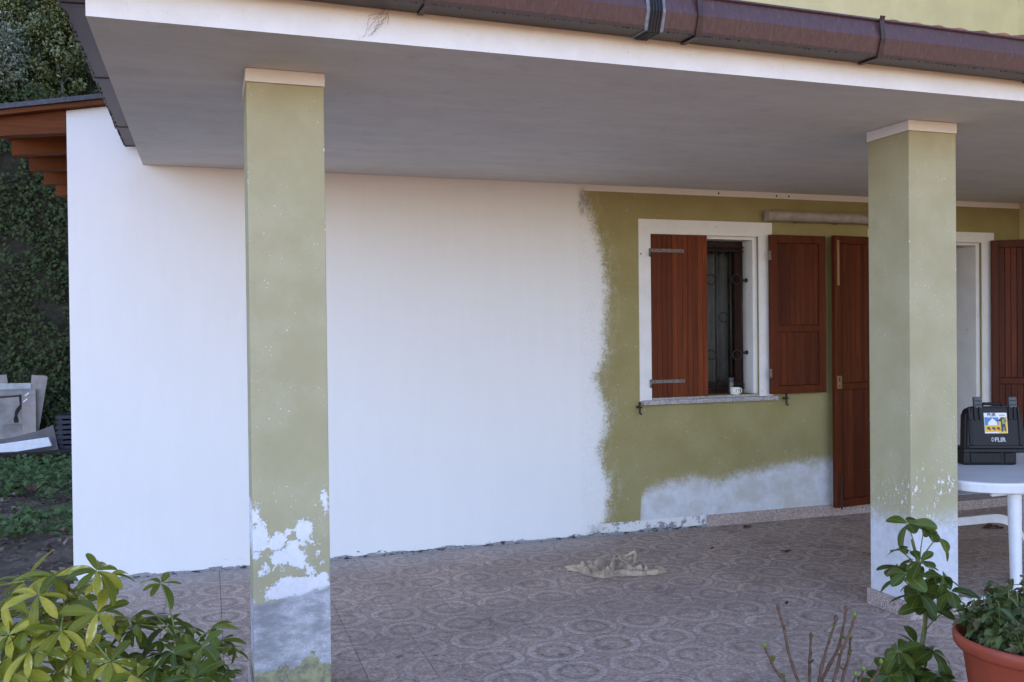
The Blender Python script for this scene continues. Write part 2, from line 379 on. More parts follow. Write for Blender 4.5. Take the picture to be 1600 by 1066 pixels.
def wood_material(name, a, b, axis=2, rough=0.38, scale=1.0):
    t = NT(name); v = t.co(); st = [16, 16, 16]; st[axis] = 0.8
    off = t.vm('ADD', v, t.comb(t.m('MULTIPLY', t.orand(), 13.0), t.m('MULTIPLY', t.orand(), 7.0), t.m('MULTIPLY', t.orand(), 5.0)))
    g = t.noise(t.vm('MULTIPLY', off, tuple(q*scale for q in st)), 2.4, 6, 0.65, 0.6)
    fg = t.noise(t.vm('MULTIPLY', off, tuple(q*4*scale for q in st)), 3.0, 3, 0.6)
    c = t.mix(t.smooth(g, 0.3, 0.72), a, b)
    c = t.mix(t.m('MULTIPLY', t.smooth(fg, 0.5, 0.72), 0.5), c, tuple(q*0.45 for q in a))
    c = t.mix(t.m('MULTIPLY', t.orand(), 0.75), c, tuple(q*0.50 for q in a))
    c = t.mix(t.m('MULTIPLY', t.smooth(t.noise(t.vm('MULTIPLY', off, tuple(q*0.4 for q in st)), 2.0, 4, 0.6), 0.5, 0.75), 0.55), c, tuple(q*0.4 for q in a))
    w = t.smooth(t.noise(v, 5, 4, 0.7), 0.62, 0.8)
    c = t.mix(t.m('MULTIPLY', w, 0.25), c, tuple(min(1, q*1.7) for q in b))
    return t.done(t.bsdf(c, t.m('ADD', rough, t.m('MULTIPLY', fg, 0.2)), t.bump(fg, 0.25, 0.002), spec=0.18))

def granite_material(name, base):
    t = NT(name); v = t.co(); d, cc = t.voro(v, 210); n = t.noise(v, 150, 3, 0.7)
    f = t.xyz(cc)[0]
    c = t.ramp(f, [(0.0, tuple(q*0.35 for q in base)), (0.30, base), (0.65, tuple(min(1, q*1.25) for q in base)), (1.0, tuple(min(1, q*1.7) for q in base))])
    c = t.mix(t.m('MULTIPLY', t.smooth(t.noise(v, 7, 4, 0.7), 0.45, 0.75), 0.35), c, tuple(q*0.5 for q in base))
    return t.done(t.bsdf(c, 0.6, t.bump(n, 0.15, 0.002)))

def floor_tile_material():
    t = NT('printed_floor_tile'); p = t.pos(); x, y, z = t.xyz(p)
    wob = t.noise(p, 11, 3, 0.6, color=True)
    q = t.vm('ADD', p, t.vm('SCALE', t.vm('SUBTRACT', wob, (0.5, 0.5, 0.5)), scale=0.034))
    qx, qy, _ = t.xyz(q)
    fx = t.m('SUBTRACT', t.m('FRACT', t.m('ADD', t.m('DIVIDE', t.m('SUBTRACT', qx, TX0), TDX), 100.5)), 0.5)
    fy = t.m('SUBTRACT', t.m('FRACT', t.m('ADD', t.m('DIVIDE', t.m('SUBTRACT', qy, TY0), TDY), 100.5)), 0.5)
    r = t.m('SQRT', t.m('ADD', t.m('MULTIPLY', fx, fx), t.m('MULTIPLY', fy, fy)))
    # second motif in the middle of every tile
    gx = t.m('SUBTRACT', 0.5, t.m('ABSOLUTE', fx)); gy = t.m('SUBTRACT', 0.5, t.m('ABSOLUTE', fy))
    r2 = t.m('SQRT', t.m('ADD', t.m('MULTIPLY', gx, gx), t.m('MULTIPLY', gy, gy)))
    ring = t.ramp(r, [(0.0, 0.30), (0.045, 0.40), (0.075, 0.66), (0.20, 0.60), (0.235, 0.28), (0.325, 0.26), (0.355, 0.80), (0.445, 0.80), (0.475, 0.42), (0.54, 0.46), (0.72, 0.52)])
    ring2 = t.ramp(r2, [(0.0, 0.75), (0.06, 0.7), (0.085, 0.36), (0.15, 0.40), (0.18, 0.5), (0.3, 0.5)])
    pat = t.mix(t.smooth(r2, 0.22, 0.14), ring, ring2)
    patv = t.m('ADD', 0.0, pat)
    fade = t.smooth(t.noise(p, 1.9, 4, 0.6), 0.25, 0.7)
    val = t.m('ADD', 0.5, t.m('MULTIPLY', t.m('SUBTRACT', patv, 0.5), t.m('ADD', 0.16, t.m('MULTIPLY', fade, 0.40))))
    peb = t.noise(p, 62, 4, 0.8); peb2 = t.noise(p, 260, 2, 0.6)
    val = t.m('ADD', val, t.m('MULTIPLY', t.m('SUBTRACT', peb, 0.5), 1.5)); val = t.m('ADD', val, t.m('MULTIPLY', t.m('SUBTRACT', t.noise(p, 30, 3, 0.7), 0.5), 0.7)); val = t.m('ADD', val, t.m('MULTIPLY', t.m('SINE', t.m('MULTIPLY', r, 62.0)), 0.055)); val = t.m('ADD', val, t.m('MULTIPLY', t.m('SUBTRACT', peb2, 0.5), 0.7))
    c = t.ramp(val, [(0.0, (0.15, 0.10, 0.075)), (0.35, (0.36, 0.255, 0.20)), (0.6, (0.51, 0.38, 0.31)), (1.0, (0.80, 0.66, 0.57))])
    info = t.orand()
    c = t.mix(t.m('MULTIPLY', info, 0.26), c, (0.14, 0.11, 0.10))
    dirt = t.smooth(t.noise(p, 4.2, 6, 0.72), 0.52, 0.70)
    c = t.mix(t.m('MULTIPLY', dirt, 0.42), c, (0.11, 0.085, 0.06))
    moss = t.m('MULTIPLY', t.smooth(t.noise(p, 13, 4, 0.7), 0.62, 0.70), t.smooth(t.m('SUBTRACT', 4.9, y), 0.0, 0.8))
    c = t.mix(t.m('MULTIPLY', moss, 0.8), c, (0.07, 0.06, 0.035))
    dust = t.smooth(t.m('ADD', t.m('SUBTRACT', y, YW-0.35), t.m('MULTIPLY', t.noise(p, 9, 4), 0.3)), 0.0, 0.45)
    dust = t.m('MULTIPLY', dust, t.smooth(x, 3.2, 2.2))
    c = t.mix(t.m('MULTIPLY', dust, 0.35), c, (0.50, 0.49, 0.48))
    fl = t.smooth(t.noise(p, 120, 1), 0.80, 0.82); c = t.mix(fl, c, (0.62, 0.6, 0.58))
    dk = t.smooth(t.noise(t.vm('ADD', p, (5, 3, 0)), 75, 1), 0.80, 0.81); c = t.mix(dk, c, (0.03, 0.025, 0.02))
    h = t.m('ADD', t.m('MULTIPLY', patv, 0.6), t.m('MULTIPLY', peb, 0.8))
    return t.done(t.bsdf(c, t.m('ADD', 0.62, t.m('MULTIPLY', peb, 0.25)), t.bump(h, 0.5, 0.004), spec=0.18))

def leaf_material(name, cols, cream=None, cream_amt=0.0, rough=0.35, trans=0.3, island=False, spec=0.5):
    t = NT(name); v = t.co(); rnd = t.island() if island else t.orand()
    c = t.ramp(rnd, [(i/(max(1, len(cols)-1)), q) for i, q in enumerate(cols)])
    if not island:
        uv = t.co('Object')
        n = t.noise(t.vm('ADD', uv, t.comb(t.m('MULTIPLY', rnd, 9), t.m('MULTIPLY', rnd, 17), 0)), 26, 4, 0.65)
        c = t.mix(t.m('MULTIPLY', t.smooth(n, 0.45, 0.8), 0.5), c, tuple(q*0.6 for q in cols[0]))
        ux, uy, uz = t.xyz(uv)
        rib = t.smooth(t.m('ABSOLUTE', uy), 0.0022, 0.0006)
        c = t.mix(t.m('MULTIPLY', rib, 0.28), c, (0.36, 0.40, 0.14))
        if cream:
            pz = t.noise(t.vm('ADD', uv, t.comb(t.m('MULTIPLY', rnd, 31), t.m('MULTIPLY', rnd, 3), 0)), 22, 3, 0.6)
            k = t.m('MULTIPLY', t.smooth(t.m('ADD', pz, t.m('MULTIPLY', t.m('ABSOLUTE', uy), 13.0)), 0.68, 0.78), t.smooth(t.m('FRACT', t.m('MULTIPLY', rnd, 7.31)), 1-cream_amt, 1-cream_amt+0.05))
            c = t.mix(k, c, cream)
    back = t.node('ShaderNodeNewGeometry').outputs['Backfacing']
    c = t.mix(t.m('MULTIPLY', back, 0.25), c, t.mix(0.5, c, (0.32, 0.36, 0.18)))
    p = t.bsdf(c, rough, None, 0.0, spec)
    tr = t.node('ShaderNodeBsdfTranslucent'); t.put(tr.inputs[0], t.mix(0.5, c, (0.35, 0.45, 0.06)))
    mx = t.node('ShaderNodeMixShader'); mx.inputs[0].default_value = trans
    t.t.links.new(p, mx.inputs[1]); t.t.links.new(tr.outputs[0], mx.inputs[2])
    return t.done(mx.outputs[0])

def gutter_material(grime=True):
    t = NT('brown_gutter'); v = t.co(); x, y, z = t.xyz(v)
    st = t.noise(t.vm('MULTIPLY', v, (60, 60, 3)), 1.4, 4, 0.7); lo = t.noise(v, 4, 4)
    c = t.mix(t.smooth(st, 0.3, 0.75), (0.055, 0.022, 0.020), (0.095, 0.042, 0.039))
    c = t.mix(t.m('MULTIPLY', t.smooth(st, 0.62, 0.75), 0.45), c, (0.19, 0.13, 0.135))
    c = t.mix(t.m('MULTIPLY', t.smooth(lo, 0.55, 0.75), 0.4), c, (0.06, 0.032, 0.028))
    # grime that has run down and dried along the lower arris
    edge = t.m('SUBTRACT', t.m('ADD', 2.657, t.m('MULTIPLY', t.noise(t.vm('MULTIPLY', v, (46, 46, 0)), 1.0, 4, 0.8), 0.016)), t.m('ADD', z, t.m('MULTIPLY', x, 0.012)))
    if grime: c = t.mix(t.m('MULTIPLY', t.smooth(edge, 0.0, 0.005), 0.75), c, (0.018, 0.012, 0.011))
    return t.done(t.bsdf(c, t.m('ADD', 0.34, t.m('MULTIPLY', st, 0.25)), t.bump(st, 0.12, 0.002), spec=0.55))

M = {}
M['wall'] = wall_material(); M['pl'] = pillar_material('left'); M['pr'] = pillar_material('right'); M['soffit'] = soffit_material()
M['white'] = white_material(); M['white_clean'] = white_material('white_trim', 0.12)
M['shutter'] = wood_material('varnished_red_wood', (0.135, 0.023, 0.005), (0.235, 0.050, 0.010), 2, 0.40)
M['shutter_in'] = wood_material('varnished_dark_red_wood', (0.085, 0.015, 0.004), (0.15, 0.030, 0.007), 2, 0.42)
M['worn_wood'] = wood_material('worn_bare_wood', (0.26, 0.14, 0.06), (0.36, 0.21, 0.10), 2, 0.7)
M['rafter'] = wood_material('larch_rafter', (0.19, 0.052, 0.014), (0.31, 0.098, 0.030), 0, 0.6)
M['dark_wood'] = wood_material('dark_window_wood', (0.035, 0.014, 0.009), (0.07, 0.026, 0.016), 2, 0.4)
M['granite'] = granite_material('grey_granite', (0.33, 0.31, 0.31)); M['skirt'] = granite_material('pinkish_stone', (0.36, 0.28, 0.25))
M['tile'] = floor_tile_material()
M['joint'] = simple('joint_mortar', (0.10, 0.085, 0.075), 0.9, 0.3, 30)
M['gutter'] = gutter_material(); M['gutter_side'] = gutter_material(False)
M['gutter_dark'] = simple('dark_brown_bracket', (0.045, 0.022, 0.020), 0.45, 0.3, 30)
M['rubber'] = simple('black_rubber', (0.012, 0.012, 0.014), 0.5, 0.2, 30)
M['lead'] = simple('grey_sealant', (0.17, 0.18, 0.21), 0.5, 0.25, 60, 0.4, 150)
M['rooftile'] = simple('clay_roof_tile', (0.34, 0.13, 0.075), 0.8, 0.35, 9, 0.4, 150, obj_var=0.35)
M['upper'] = simple('pale_olive_render', (0.60, 0.54, 0.29), 0.85, 0.08, 3, 0.3, 250)
M['roofsheet'] = simple('dark_slate_sheet', (0.055, 0.06, 0.075), 0.55, 0.3, 40, 0.3, 200)
M['iron'] = simple('black_iron', (0.022, 0.016, 0.014), 0.5, 0.3, 60, 0.2, 200)
M['galv'] = simple('tarnished_zinc', (0.19, 0.16, 0.145), 0.5, 0.4, 80, 0.4, 220, metal=0.6)
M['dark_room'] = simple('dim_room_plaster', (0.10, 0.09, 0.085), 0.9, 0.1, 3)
M['curtain'] = simple('grey_curtain', (0.27, 0.25, 0.245), 0.9, 0.1, 20, 0.3, 300)
M['plastic_white'] = simple('white_plastic', (0.74, 0.75, 0.77), 0.36, 0.05, 9, 0.08, 90, spec=0.5)
M['case'] = simple('black_moulded_plastic', (0.007, 0.0075, 0.009), 0.45, 0.15, 40, 0.25, 500, spec=0.3)
M['latch'] = simple('grey_latch_plastic', (0.075, 0.08, 0.09), 0.45, 0.12, 40, 0.1, 300)
M['terracotta'] = simple('terracotta_plastic', (0.33, 0.060, 0.028), 0.45, 0.14, 7, 0.12, 160)
M['soil'] = simple('potting_soil', (0.035, 0.024, 0.016), 0.95, 0.4, 40, 0.8, 90)
M['cloth'] = simple('dirty_beige_cloth', (0.41, 0.305, 0.215), 0.95, 0.30, 16, 0.5, 420)
M['ceramic'] = simple('white_ceramic', (0.78, 0.76, 0.70), 0.25, 0.06, 20)
M['deadleaf'] = simple('dry_brown_leaf', (0.075, 0.030, 0.016), 0.8, 0.45, 60, 0.4, 200)
M['print_white'] = simple('sticker_white', (0.78, 0.79, 0.80), 0.4, 0.03); M['print_blue'] = simple('sticker_blue', (0.055, 0.21, 0.46), 0.4, 0.1)
M['print_yellow'] = simple('sticker_yellow', (0.78, 0.47, 0.015), 0.4, 0.06); M['print_navy'] = simple('sticker_navy', (0.015, 0.03, 0.10), 0.4, 0.05)
M['print_green'] = simple('sticker_green', (0.24, 0.34, 0.05), 0.4, 0.1); M['print_grey'] = simple('moulded_grey_print', (0.45, 0.46, 0.48), 0.4, 0.05)
M['print_red'] = simple('sticker_red', (0.45, 0.05, 0.03), 0.4, 0.1)

# glass
t = NT('window_glass'); gl = t.node('ShaderNodeBsdfGlass'); gl.inputs['Roughness'].default_value = 0.0; gl.inputs['IOR'].default_value = 1.45
tr = t.node('ShaderNodeBsdfTransparent'); tr.inputs[0].default_value = (0.8, 0.82, 0.82, 1)
gs = t.node('ShaderNodeBsdfGlossy'); gs.inputs['Roughness'].default_value = 0.02; fr = t.node('ShaderNodeFresnel'); fr.inputs[0].default_value = 1.25
t.t.nodes.remove(gl); mx = t.node('ShaderNodeMixShader'); t.t.links.new(fr.outputs[0], mx.inputs[0]); t.t.links.new(tr.outputs[0], mx.inputs[1]); t.t.links.new(gs.outputs[0], mx.inputs[2])
M['glass'] = t.done(mx.outputs[0])
# dusty lamp cover
t = NT('dusty_lamp_cover'); v = t.co(); n = t.noise(v, 9, 5, 0.7)
M['lampcover'] = t.done(t.bsdf(t.mix(t.smooth(n, 0.35, 0.7), (0.40, 0.35, 0.31), (0.27, 0.22, 0.19)), 0.45, None, 0, 0.5))

# =================================================================== SETTING
# ground
t = NT('garden_soil'); p = t.pos(); a = t.noise(p, 1.4, 6, 0.65); b = t.noise(p, 14, 5, 0.75); d, cc = t.voro(p, 26)
c = t.mix(t.smooth(a, 0.35, 0.65), (0.085, 0.064, 0.046), (0.15, 0.12, 0.09))
c = t.mix(t.m('MULTIPLY', t.smooth(b, 0.5, 0.7), 0.6), c, (0.05, 0.04, 0.03))
c = t.mix(t.m('MULTIPLY', t.smooth(t.xyz(cc)[1], 0.72, 0.8), t.smooth(b, 0.4, 0.6)), c, (0.26, 0.19, 0.14))
M['ground'] = t.done(t.bsdf(c, 0.95, t.bump(t.m('ADD', b, t.m('MULTIPLY', d, 0.4)), 0.9, 0.03), spec=0.15))
n = 60; V = []; F = []
xs = np.concatenate([[-300, -60, -20], np.linspace(-9, 0, 61), [20, 60, 300]]); ys = np.concatenate([[-300, -60, -15], np.linspace(0, 15, 81), [60, 300]])
for yy in ys:
    for xx in xs:
        zz = -0.03
        if -9 < xx < -0.9 and 5 < yy < 14:
            zz += 0.05*math.sin(xx*2.3+yy*1.1)*math.sin(yy*1.7-xx*0.6)+0.02*math.sin(xx*9+1)*math.sin(yy*7)
            zz -= 0.03
        V.append((xx, yy, zz))
nx = len(xs)
for j in range(len(ys)-1):
    for i in range(nx-1): F.append((j*nx+i, j*nx+i+1, (j+1)*nx+i+1, (j+1)*nx+i))
obj('ground', mesh(V, F, True), M['ground'], kind='structure')

# unseen forecourt tinted orange to throw warm light into the porch; grey paving nearer
t = NT('forecourt_warm_bounce'); p = t.pos(); b = t.noise(p, 3, 6, 0.7); f = t.noise(p, 90, 3, 0.7)
c = t.mix(t.smooth(b, 0.3, 0.7), (0.34, 0.175, 0.06), (0.44, 0.245, 0.095)); c = t.mix(t.m('MULTIPLY', t.smooth(f, 0.55, 0.7), 0.4), c, (0.15, 0.14, 0.13))
M['warm_bounce'] = t.done(t.bsdf(c, 0.9, t.bump(f, 0.4, 0.004), spec=0.2))
t = NT('grey_paving'); p = t.pos(); b = t.noise(p, 3, 6, 0.7); f = t.noise(p, 90, 3, 0.7)
c = t.mix(t.smooth(b, 0.3, 0.7), (0.20, 0.175, 0.16), (0.29, 0.26, 0.24)); c = t.mix(t.m('MULTIPLY', t.smooth(f, 0.55, 0.7), 0.4), c, (0.13, 0.12, 0.11))
M['paving'] = t.done(t.bsdf(c, 0.9, t.bump(f, 0.4, 0.004), spec=0.2))
obj('forecourt', box(-8.0, 12.0, -16.0, 1.496, -0.10, -0.012), M['warm_bounce'], kind='structure')
obj('pavement', box(-1.35, 12.0, 1.5, 2.56, -0.10, -0.012), M['paving'], kind='structure')
obj('side_path', box(-1.35, -0.835, 2.564, 5.60, -0.10, -0.010), M['paving'], kind='structure')

# hill behind the house: ivy bank and wooded slope
def hill_z(x, y):
    if y < 13.4: return -0.25
    s = min(1.0, (y-13.4)/1.3)
    z = -0.25 + 5.0*(s*s*(3-2*s))
    if y > 14.7: z += (y-14.7)*0.85
    w = 0.18*math.sin(x*1.7+y*0.9)+0.10*math.sin(x*3.9-y*1.3)+0.35*math.sin(x*0.31+0.4)*max(0, s)
    return z + w*s
xs = np.concatenate([np.linspace(-60, -10, 22), np.linspace(-9.5, 2, 70), np.linspace(3, 60, 24)]); ys = np.concatenate([np.linspace(13.2, 14.8, 22), np.linspace(15.1, 24, 26), np.linspace(25, 62, 20)])
V = [(x, y, hill_z(x, y)) for y in ys for x in xs]; nx = len(xs)
F = [(j*nx+i, j*nx+i+1, (j+1)*nx+i+1, (j+1)*nx+i) for j in range(len(ys)-1) for i in range(nx-1)]
t = NT('hill_earth'); p = t.pos(); a = t.noise(p, 2, 6, 0.7); b = t.noise(p, 12, 5, 0.7)
c = t.mix(t.smooth(a, 0.4, 0.6), (0.030, 0.028, 0.018), (0.062, 0.055, 0.040)); c = t.mix(t.smooth(b, 0.62, 0.75), c, (0.11, 0.105, 0.095))
M['hill'] = t.done(t.bsdf(c, 0.95, t.bump(b, 0.8, 0.05), spec=0.1))
obj('hill', mesh(V, F, True), M['hill'], kind='structure')

# =================================================================== HOUSE
house = thing('house', (2.9, YW, 0), 'rendered house with porch, fresh white paint on the left, worn olive on the right', 'house')
def part(name, me, mat, parent=None, kind=None): return obj(name, me, mat, parent or house, kind)

WX0, WX1, WZ0, WZ1 = 3.105, 3.970, 0.985, 2.165      # window opening
DX0, DX1, DZ1 = 5.150, 6.150, 2.165                   # door opening
def wall_with_holes(x0, x1, z0, z1, holes, yf, yb):
    xs = sorted({x0, x1, *[h[0] for h in holes], *[h[1] for h in holes]}); zs = sorted({z0, z1, *[h[2] for h in holes], *[h[3] for h in holes]})
    bm = bmesh.new(); vd = {}
    def v(x, y, z):
        k = (round(x, 5), round(y, 5), round(z, 5))
        if k not in vd: vd[k] = bm.verts.new((x, y, z))
        return vd[k]
    def solid(i, j):
        if i < 0 or j < 0 or i >= len(xs)-1 or j >= len(zs)-1: return False
        cx, cz = (xs[i]+xs[i+1])/2, (zs[j]+zs[j+1])/2
        return not any(h[0] < cx < h[1] and h[2] < cz < h[3] for h in holes)
    for i in range(len(xs)-1):
        for j in range(len(zs)-1):
            if not solid(i, j): continue
            a, b, c, d = xs[i], xs[i+1], zs[j], zs[j+1]
            bm.faces.new([v(a, yf, c), v(b, yf, c), v(b, yf, d), v(a, yf, d)]); bm.faces.new([v(a, yb, d), v(b, yb, d), v(b, yb, c), v(a, yb, c)])
            if not solid(i-1, j): bm.faces.new([v(a, yf, c), v(a, yf, d), v(a, yb, d), v(a, yb, c)])
            if not solid(i+1, j): bm.faces.new([v(b, yf, d), v(b, yf, c), v(b, yb, c), v(b, yb, d)])
            if not solid(i, j-1): bm.faces.new([v(b, yf, c), v(a, yf, c), v(a, yb, c), v(b, yb, c)])
            if not solid(i, j+1): bm.faces.new([v(a, yf, d), v(b, yf, d), v(b, yb, d), v(a, yb, d)])
    return bm_mesh(bm)
part('front_wall', wall_with_holes(XL, XR-0.002, -0.02, 2.80, [(WX0-0.03, WX1+0.04, WZ0, WZ1+0.03), (DX0-0.04, DX1+0.04, 0.078, DZ1+0.03)], YW, YW+0.36), M['wall'])
# sloping top of the wall under the left roof
part('gable_strip', prism_y([(XL, 2.8005), (-0.18, 2.8005), (-0.18, 2.945), (XL, 2.832)], YW, YW+0.36), M['wall'])
part('upper_wall', box(-0.175, 12.0, YW+0.004, YW+0.34, 2.803, 6.2), M['upper'])
part('side_wall', box(XL, XL+0.30, YW+0.362, 13.0, -0.02, 2.80), M['wall'])
part('back_wall', box(XL+0.302, 12.0, 12.7, 13.0, -0.02, 6.2), M['upper'])
part('upper_side_wall', box(-0.175, 0.125, YW+0.342, 12.698, 2.803, 6.2), M['upper'])
part('right_wing_wall', box(XR, XR+0.35, 1.2, YW+0.358, -0.02, 6.2), M['upper'])  # unseen front end and upper height added to block sky light from the porch
part('right_wing_upper_wall', box(XR+0.0, XR+0.35, YW+0.36, 12.69, -0.02, 6.2), M['upper'])
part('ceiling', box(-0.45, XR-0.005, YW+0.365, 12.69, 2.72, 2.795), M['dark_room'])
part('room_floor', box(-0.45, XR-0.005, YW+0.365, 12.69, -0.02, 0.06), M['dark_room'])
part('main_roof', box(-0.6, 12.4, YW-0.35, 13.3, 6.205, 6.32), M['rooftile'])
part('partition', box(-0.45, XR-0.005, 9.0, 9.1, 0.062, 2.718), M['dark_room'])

# porch slab: grey soffit, white edges
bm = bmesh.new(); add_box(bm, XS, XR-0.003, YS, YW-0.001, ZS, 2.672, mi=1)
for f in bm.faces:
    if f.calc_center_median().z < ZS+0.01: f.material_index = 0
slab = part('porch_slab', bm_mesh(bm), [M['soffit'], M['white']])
# dry rootlets caught on the fascia
L = []
for i in range(9):
    p = Vector((rng.uniform(0.565, 0.66), YS-0.006, rng.uniform(2.60, 2.655))); pts = [p]
    d = Vector((rng.uniform(-1, 1), 0, rng.uniform(-1, 0.3))).normalized()
    for k in range(8):
        d = (d + Vector((rng.uniform(-.7, .7), 0, rng.uniform(-.8, .6)))).normalized(); p = p + d*rng.uniform(0.006, 0.013)
        pts.append(Vector((p.x, YS-0.004-rng.uniform(0, .008), p.z)))
    L.append((pts, 0.0006))
part('dry_rootlet', tubes(L, 4), M['deadleaf'])

# porch roof with its clay tiles
deck = part('porch_roof', prism_y([(0, 0), (1, 0), (1, 1), (0, 1)], 0, 1), M['roofsheet'])
deck.data = extrude_x([(3.24, 2.70), (YW+0.002, 3.38), (YW+0.002, 3.44), (3.24, 2.76)], XS-0.02, XR-0.01); deck.data.materials.append(M['rooftile'])
V = []; F = []; nu = 16; W = 0.240
for j in range(2):
    for i in range(nu+1):
        u = i/nu; x = u*W; prof = 0.021*abs(math.sin(u*2*math.pi))**0.8
        V.append((x, j*0.42, prof + j*0.105+0.018)); V.append((x, j*0.42, prof + j*0.105))
st = 2*(nu+1)
for i in range(nu):
    a = 2*i; F += [(a, a+2, st+a+2, st+a), (a+1, st+a+1, st+a+3, a+3), (a, a+1, a+3, a+2), (st+a, st+a+2, st+a+3, st+a+1)]
F += [(0, st, st+1, 1), (2*nu, 2*nu+1, st+2*nu+1, st+2*nu)]
rt = mesh(V, F); rt.materials.append(M['rooftile'])
for row in range(2):
    for k in range(29):
        o = bpy.data.objects.new('roof_tile', rt); link(o); o.location = (XS-0.02+k*0.2415, 3.185+row*0.37+rng.uniform(-.006, .006), 2.765+row*0.0925+rng.uniform(-.002, .003))
        o.rotation_euler = (rng.uniform(-.01, .01), rng.uniform(-.012, .012), rng.uniform(-.01, .01)); adopt(o, deck)

# gutters
GP = [(3.245, 2.800), (3.245, 2.657), (3.128, 2.650), (3.104, 2.722), (3.126, 2.793), (3.117, 2.799), (3.121, 2.807), (3.133, 2.803), (3.133, 2.788), (3.112, 2.722), (3.134, 2.660), (3.238, 2.665), (3.238, 2.800)]
gut = part('gutter', extrude_x(GP, -0.48, XR-0.02, drop=0.010), M['gutter'])
for k, x in enumerate((-0.12, 0.746, 1.821, 2.682, 3.60, 4.50, 5.40)):
    dz = -0.010*(x+0.48); e = 0.0035
    pr = [(3.242, 2.654), (3.127, 2.647), (3.102, 2.716), (3.112, 2.796), (3.104, 2.814), (3.098, 2.812), (3.106, 2.795), (3.097, 2.716), (3.122, 2.642), (3.242, 2.648)]
    part('bracket', extrude_x([(y, z+dz) for y, z in pr], x-0.011, x+0.011), M['gutter_dark'], gut)
for x0, x1, mt, e in ((1.592, 1.672, 'lead', 0.003), (1.606, 1.658, 'rubber', 0.007)):
    dz = -0.010*(x0+0.48)
    pr = [(3.243, 2.657-e+dz), (3.127, 2.650-e+dz), (3.106-e, 2.716+dz), (3.117-e, 2.800+dz), (3.117, 2.800+dz), (3.107, 2.716+dz), (3.129, 2.652+dz), (3.243, 2.659+dz)]
    j = part('joint_band', extrude_x(pr, x0, x1), M[mt], gut)
    if mt == 'rubber':
        for q in range(4):
            xx = x0+0.007+q*0.0125; e2 = e+0.004
            pr2 = [(3.24, 2.657-e2+dz), (3.126, 2.650-e2+dz), (3.106-e2, 2.716+dz), (3.117-e2, 2.802+dz), (3.114, 2.802+dz), (3.104, 2.716+dz), (3.127, 2.650+dz), (3.24, 2.656+dz)]
            part('rib', extrude_x(pr2, xx, xx+0.006), M['rubber'], gut)
# side gutter along the left edge of the slab
def rot_profile(x_in, x_out, zb):
    return [(x_in, zb+0.145), (x_in, zb+0.004), (x_out+0.020, zb), (x_out, zb+0.062), (x_out+0.008, zb+0.145), (x_out+0.014, zb+0.145), (x_out+0.008, zb+0.062), (x_out+0.026, zb+0.008), (x_in-0.006, zb+0.012), (x_in-0.006, zb+0.145)]
def extrude_y(profile, y0, y1):
    k = len(profile); V = [(x, y0, z) for x, z in profile]+[(x, y1, z) for x, z in profile]
    F = [tuple(range(k)), tuple(range(2*k-1, k-1, -1))]+[(j, (j+1) % k, k+(j+1) % k, k+j) for j in range(k)]
    bm = bmesh.new(); bm.from_mesh(mesh(V, F)); return bm_mesh(bm)
SG = rot_profile(XS-0.004, XS-0.120, 2.627)
sg = part('side_gutter', extrude_y(SG, 3.128, 5.925), M['gutter_side'])
for y in (3.46, 4.42, 5.42):
    part('bracket', extrude_y([(x - (0.004 if x < XS-0.05 else 0), z-(0.004 if z < 2.66 else 0)) for x, z in SG[:5]]+[(SG[4][0]+0.003, SG[4][1]), (SG[3][0]+0.002, SG[3][1]), (SG[2][0]+0.002, SG[2][1]), (SG[1][0], SG[1][1])], y-0.020, y+0.020), M['gutter_dark'], sg)
part('end_cap', extrude_y([(XS-0.003, 2.775), (XS-0.003, 2.628), (XS-0.094, 2.622), (XS-0.116, 2.689), (XS-0.108, 2.775)], 5.9255, 5.934), M['gutter_dark'], sg)
# rows of dried drips under the gutters
V = []; F = []
def drip(x, y, z, w, h):
    o = len(V); V.extend([(x-w, y-w, z+0.002), (x+w, y-w, z+0.002), (x+w, y+w, z+0.002), (x-w, y+w, z+0.002), (x, y, z-h)]); F.extend([(o, o+1, o+4), (o+1, o+2, o+4), (o+2, o+3, o+4), (o+3, o, o+4)])
for i in range(330):
    x = rng.uniform(-0.4, 5.0); drip(x, 3.129, 2.650-0.010*(x+0.48), rng.uniform(.002, .004), rng.uniform(.002, .006))
for i in range(160): drip(XS-0.093+rng.uniform(-.006, .004), rng.uniform(3.15, 5.9), 2.627, rng.uniform(.002, .004), rng.uniform(.003, .009))
part('dried_drips', mesh(V, F), M['rubber'], kind='stuff')

# left lean-to roof: rafters, boarding, dark sheet
def roofz(x): return 2.836+0.185*(x-XL)
XE = -1.185
lean = part('side_roof', extrude_y([(XE-0.06, roofz(XE-0.06)+0.030), (-0.18, roofz(-0.18)+0.030), (-0.18, roofz(-0.18)+0.058), (XE-0.06, roofz(XE-0.06)+0.058)], YW-0.075, 12.95), M['roofsheet'])
nb = 24
for k in range(nb):
    y0 = YW-0.055+k*0.29
    part('roof_board', extrude_y([(XE-0.03, roofz(XE-0.03)+0.001), (XL-0.002, roofz(XL)+0.001), (-0.185, roofz(-0.185)+0.001), (-0.185, roofz(-0.185)+0.028), (XE-0.03, roofz(XE-0.03)+0.028)], y0, y0+0.286), M['rafter'], lean)
for k, y in enumerate([YW+0.004]+[6.585+0.60*i for i in range(10)]):
    part('rafter', extrude_y([(XE, roofz(XE)-0.105), (XL-0.003, roofz(XL)-0.135), (XL-0.003, roofz(XL)-0.001), (XE, roofz(XE)-0.001)], y, y+0.085), M['rafter'], lean)

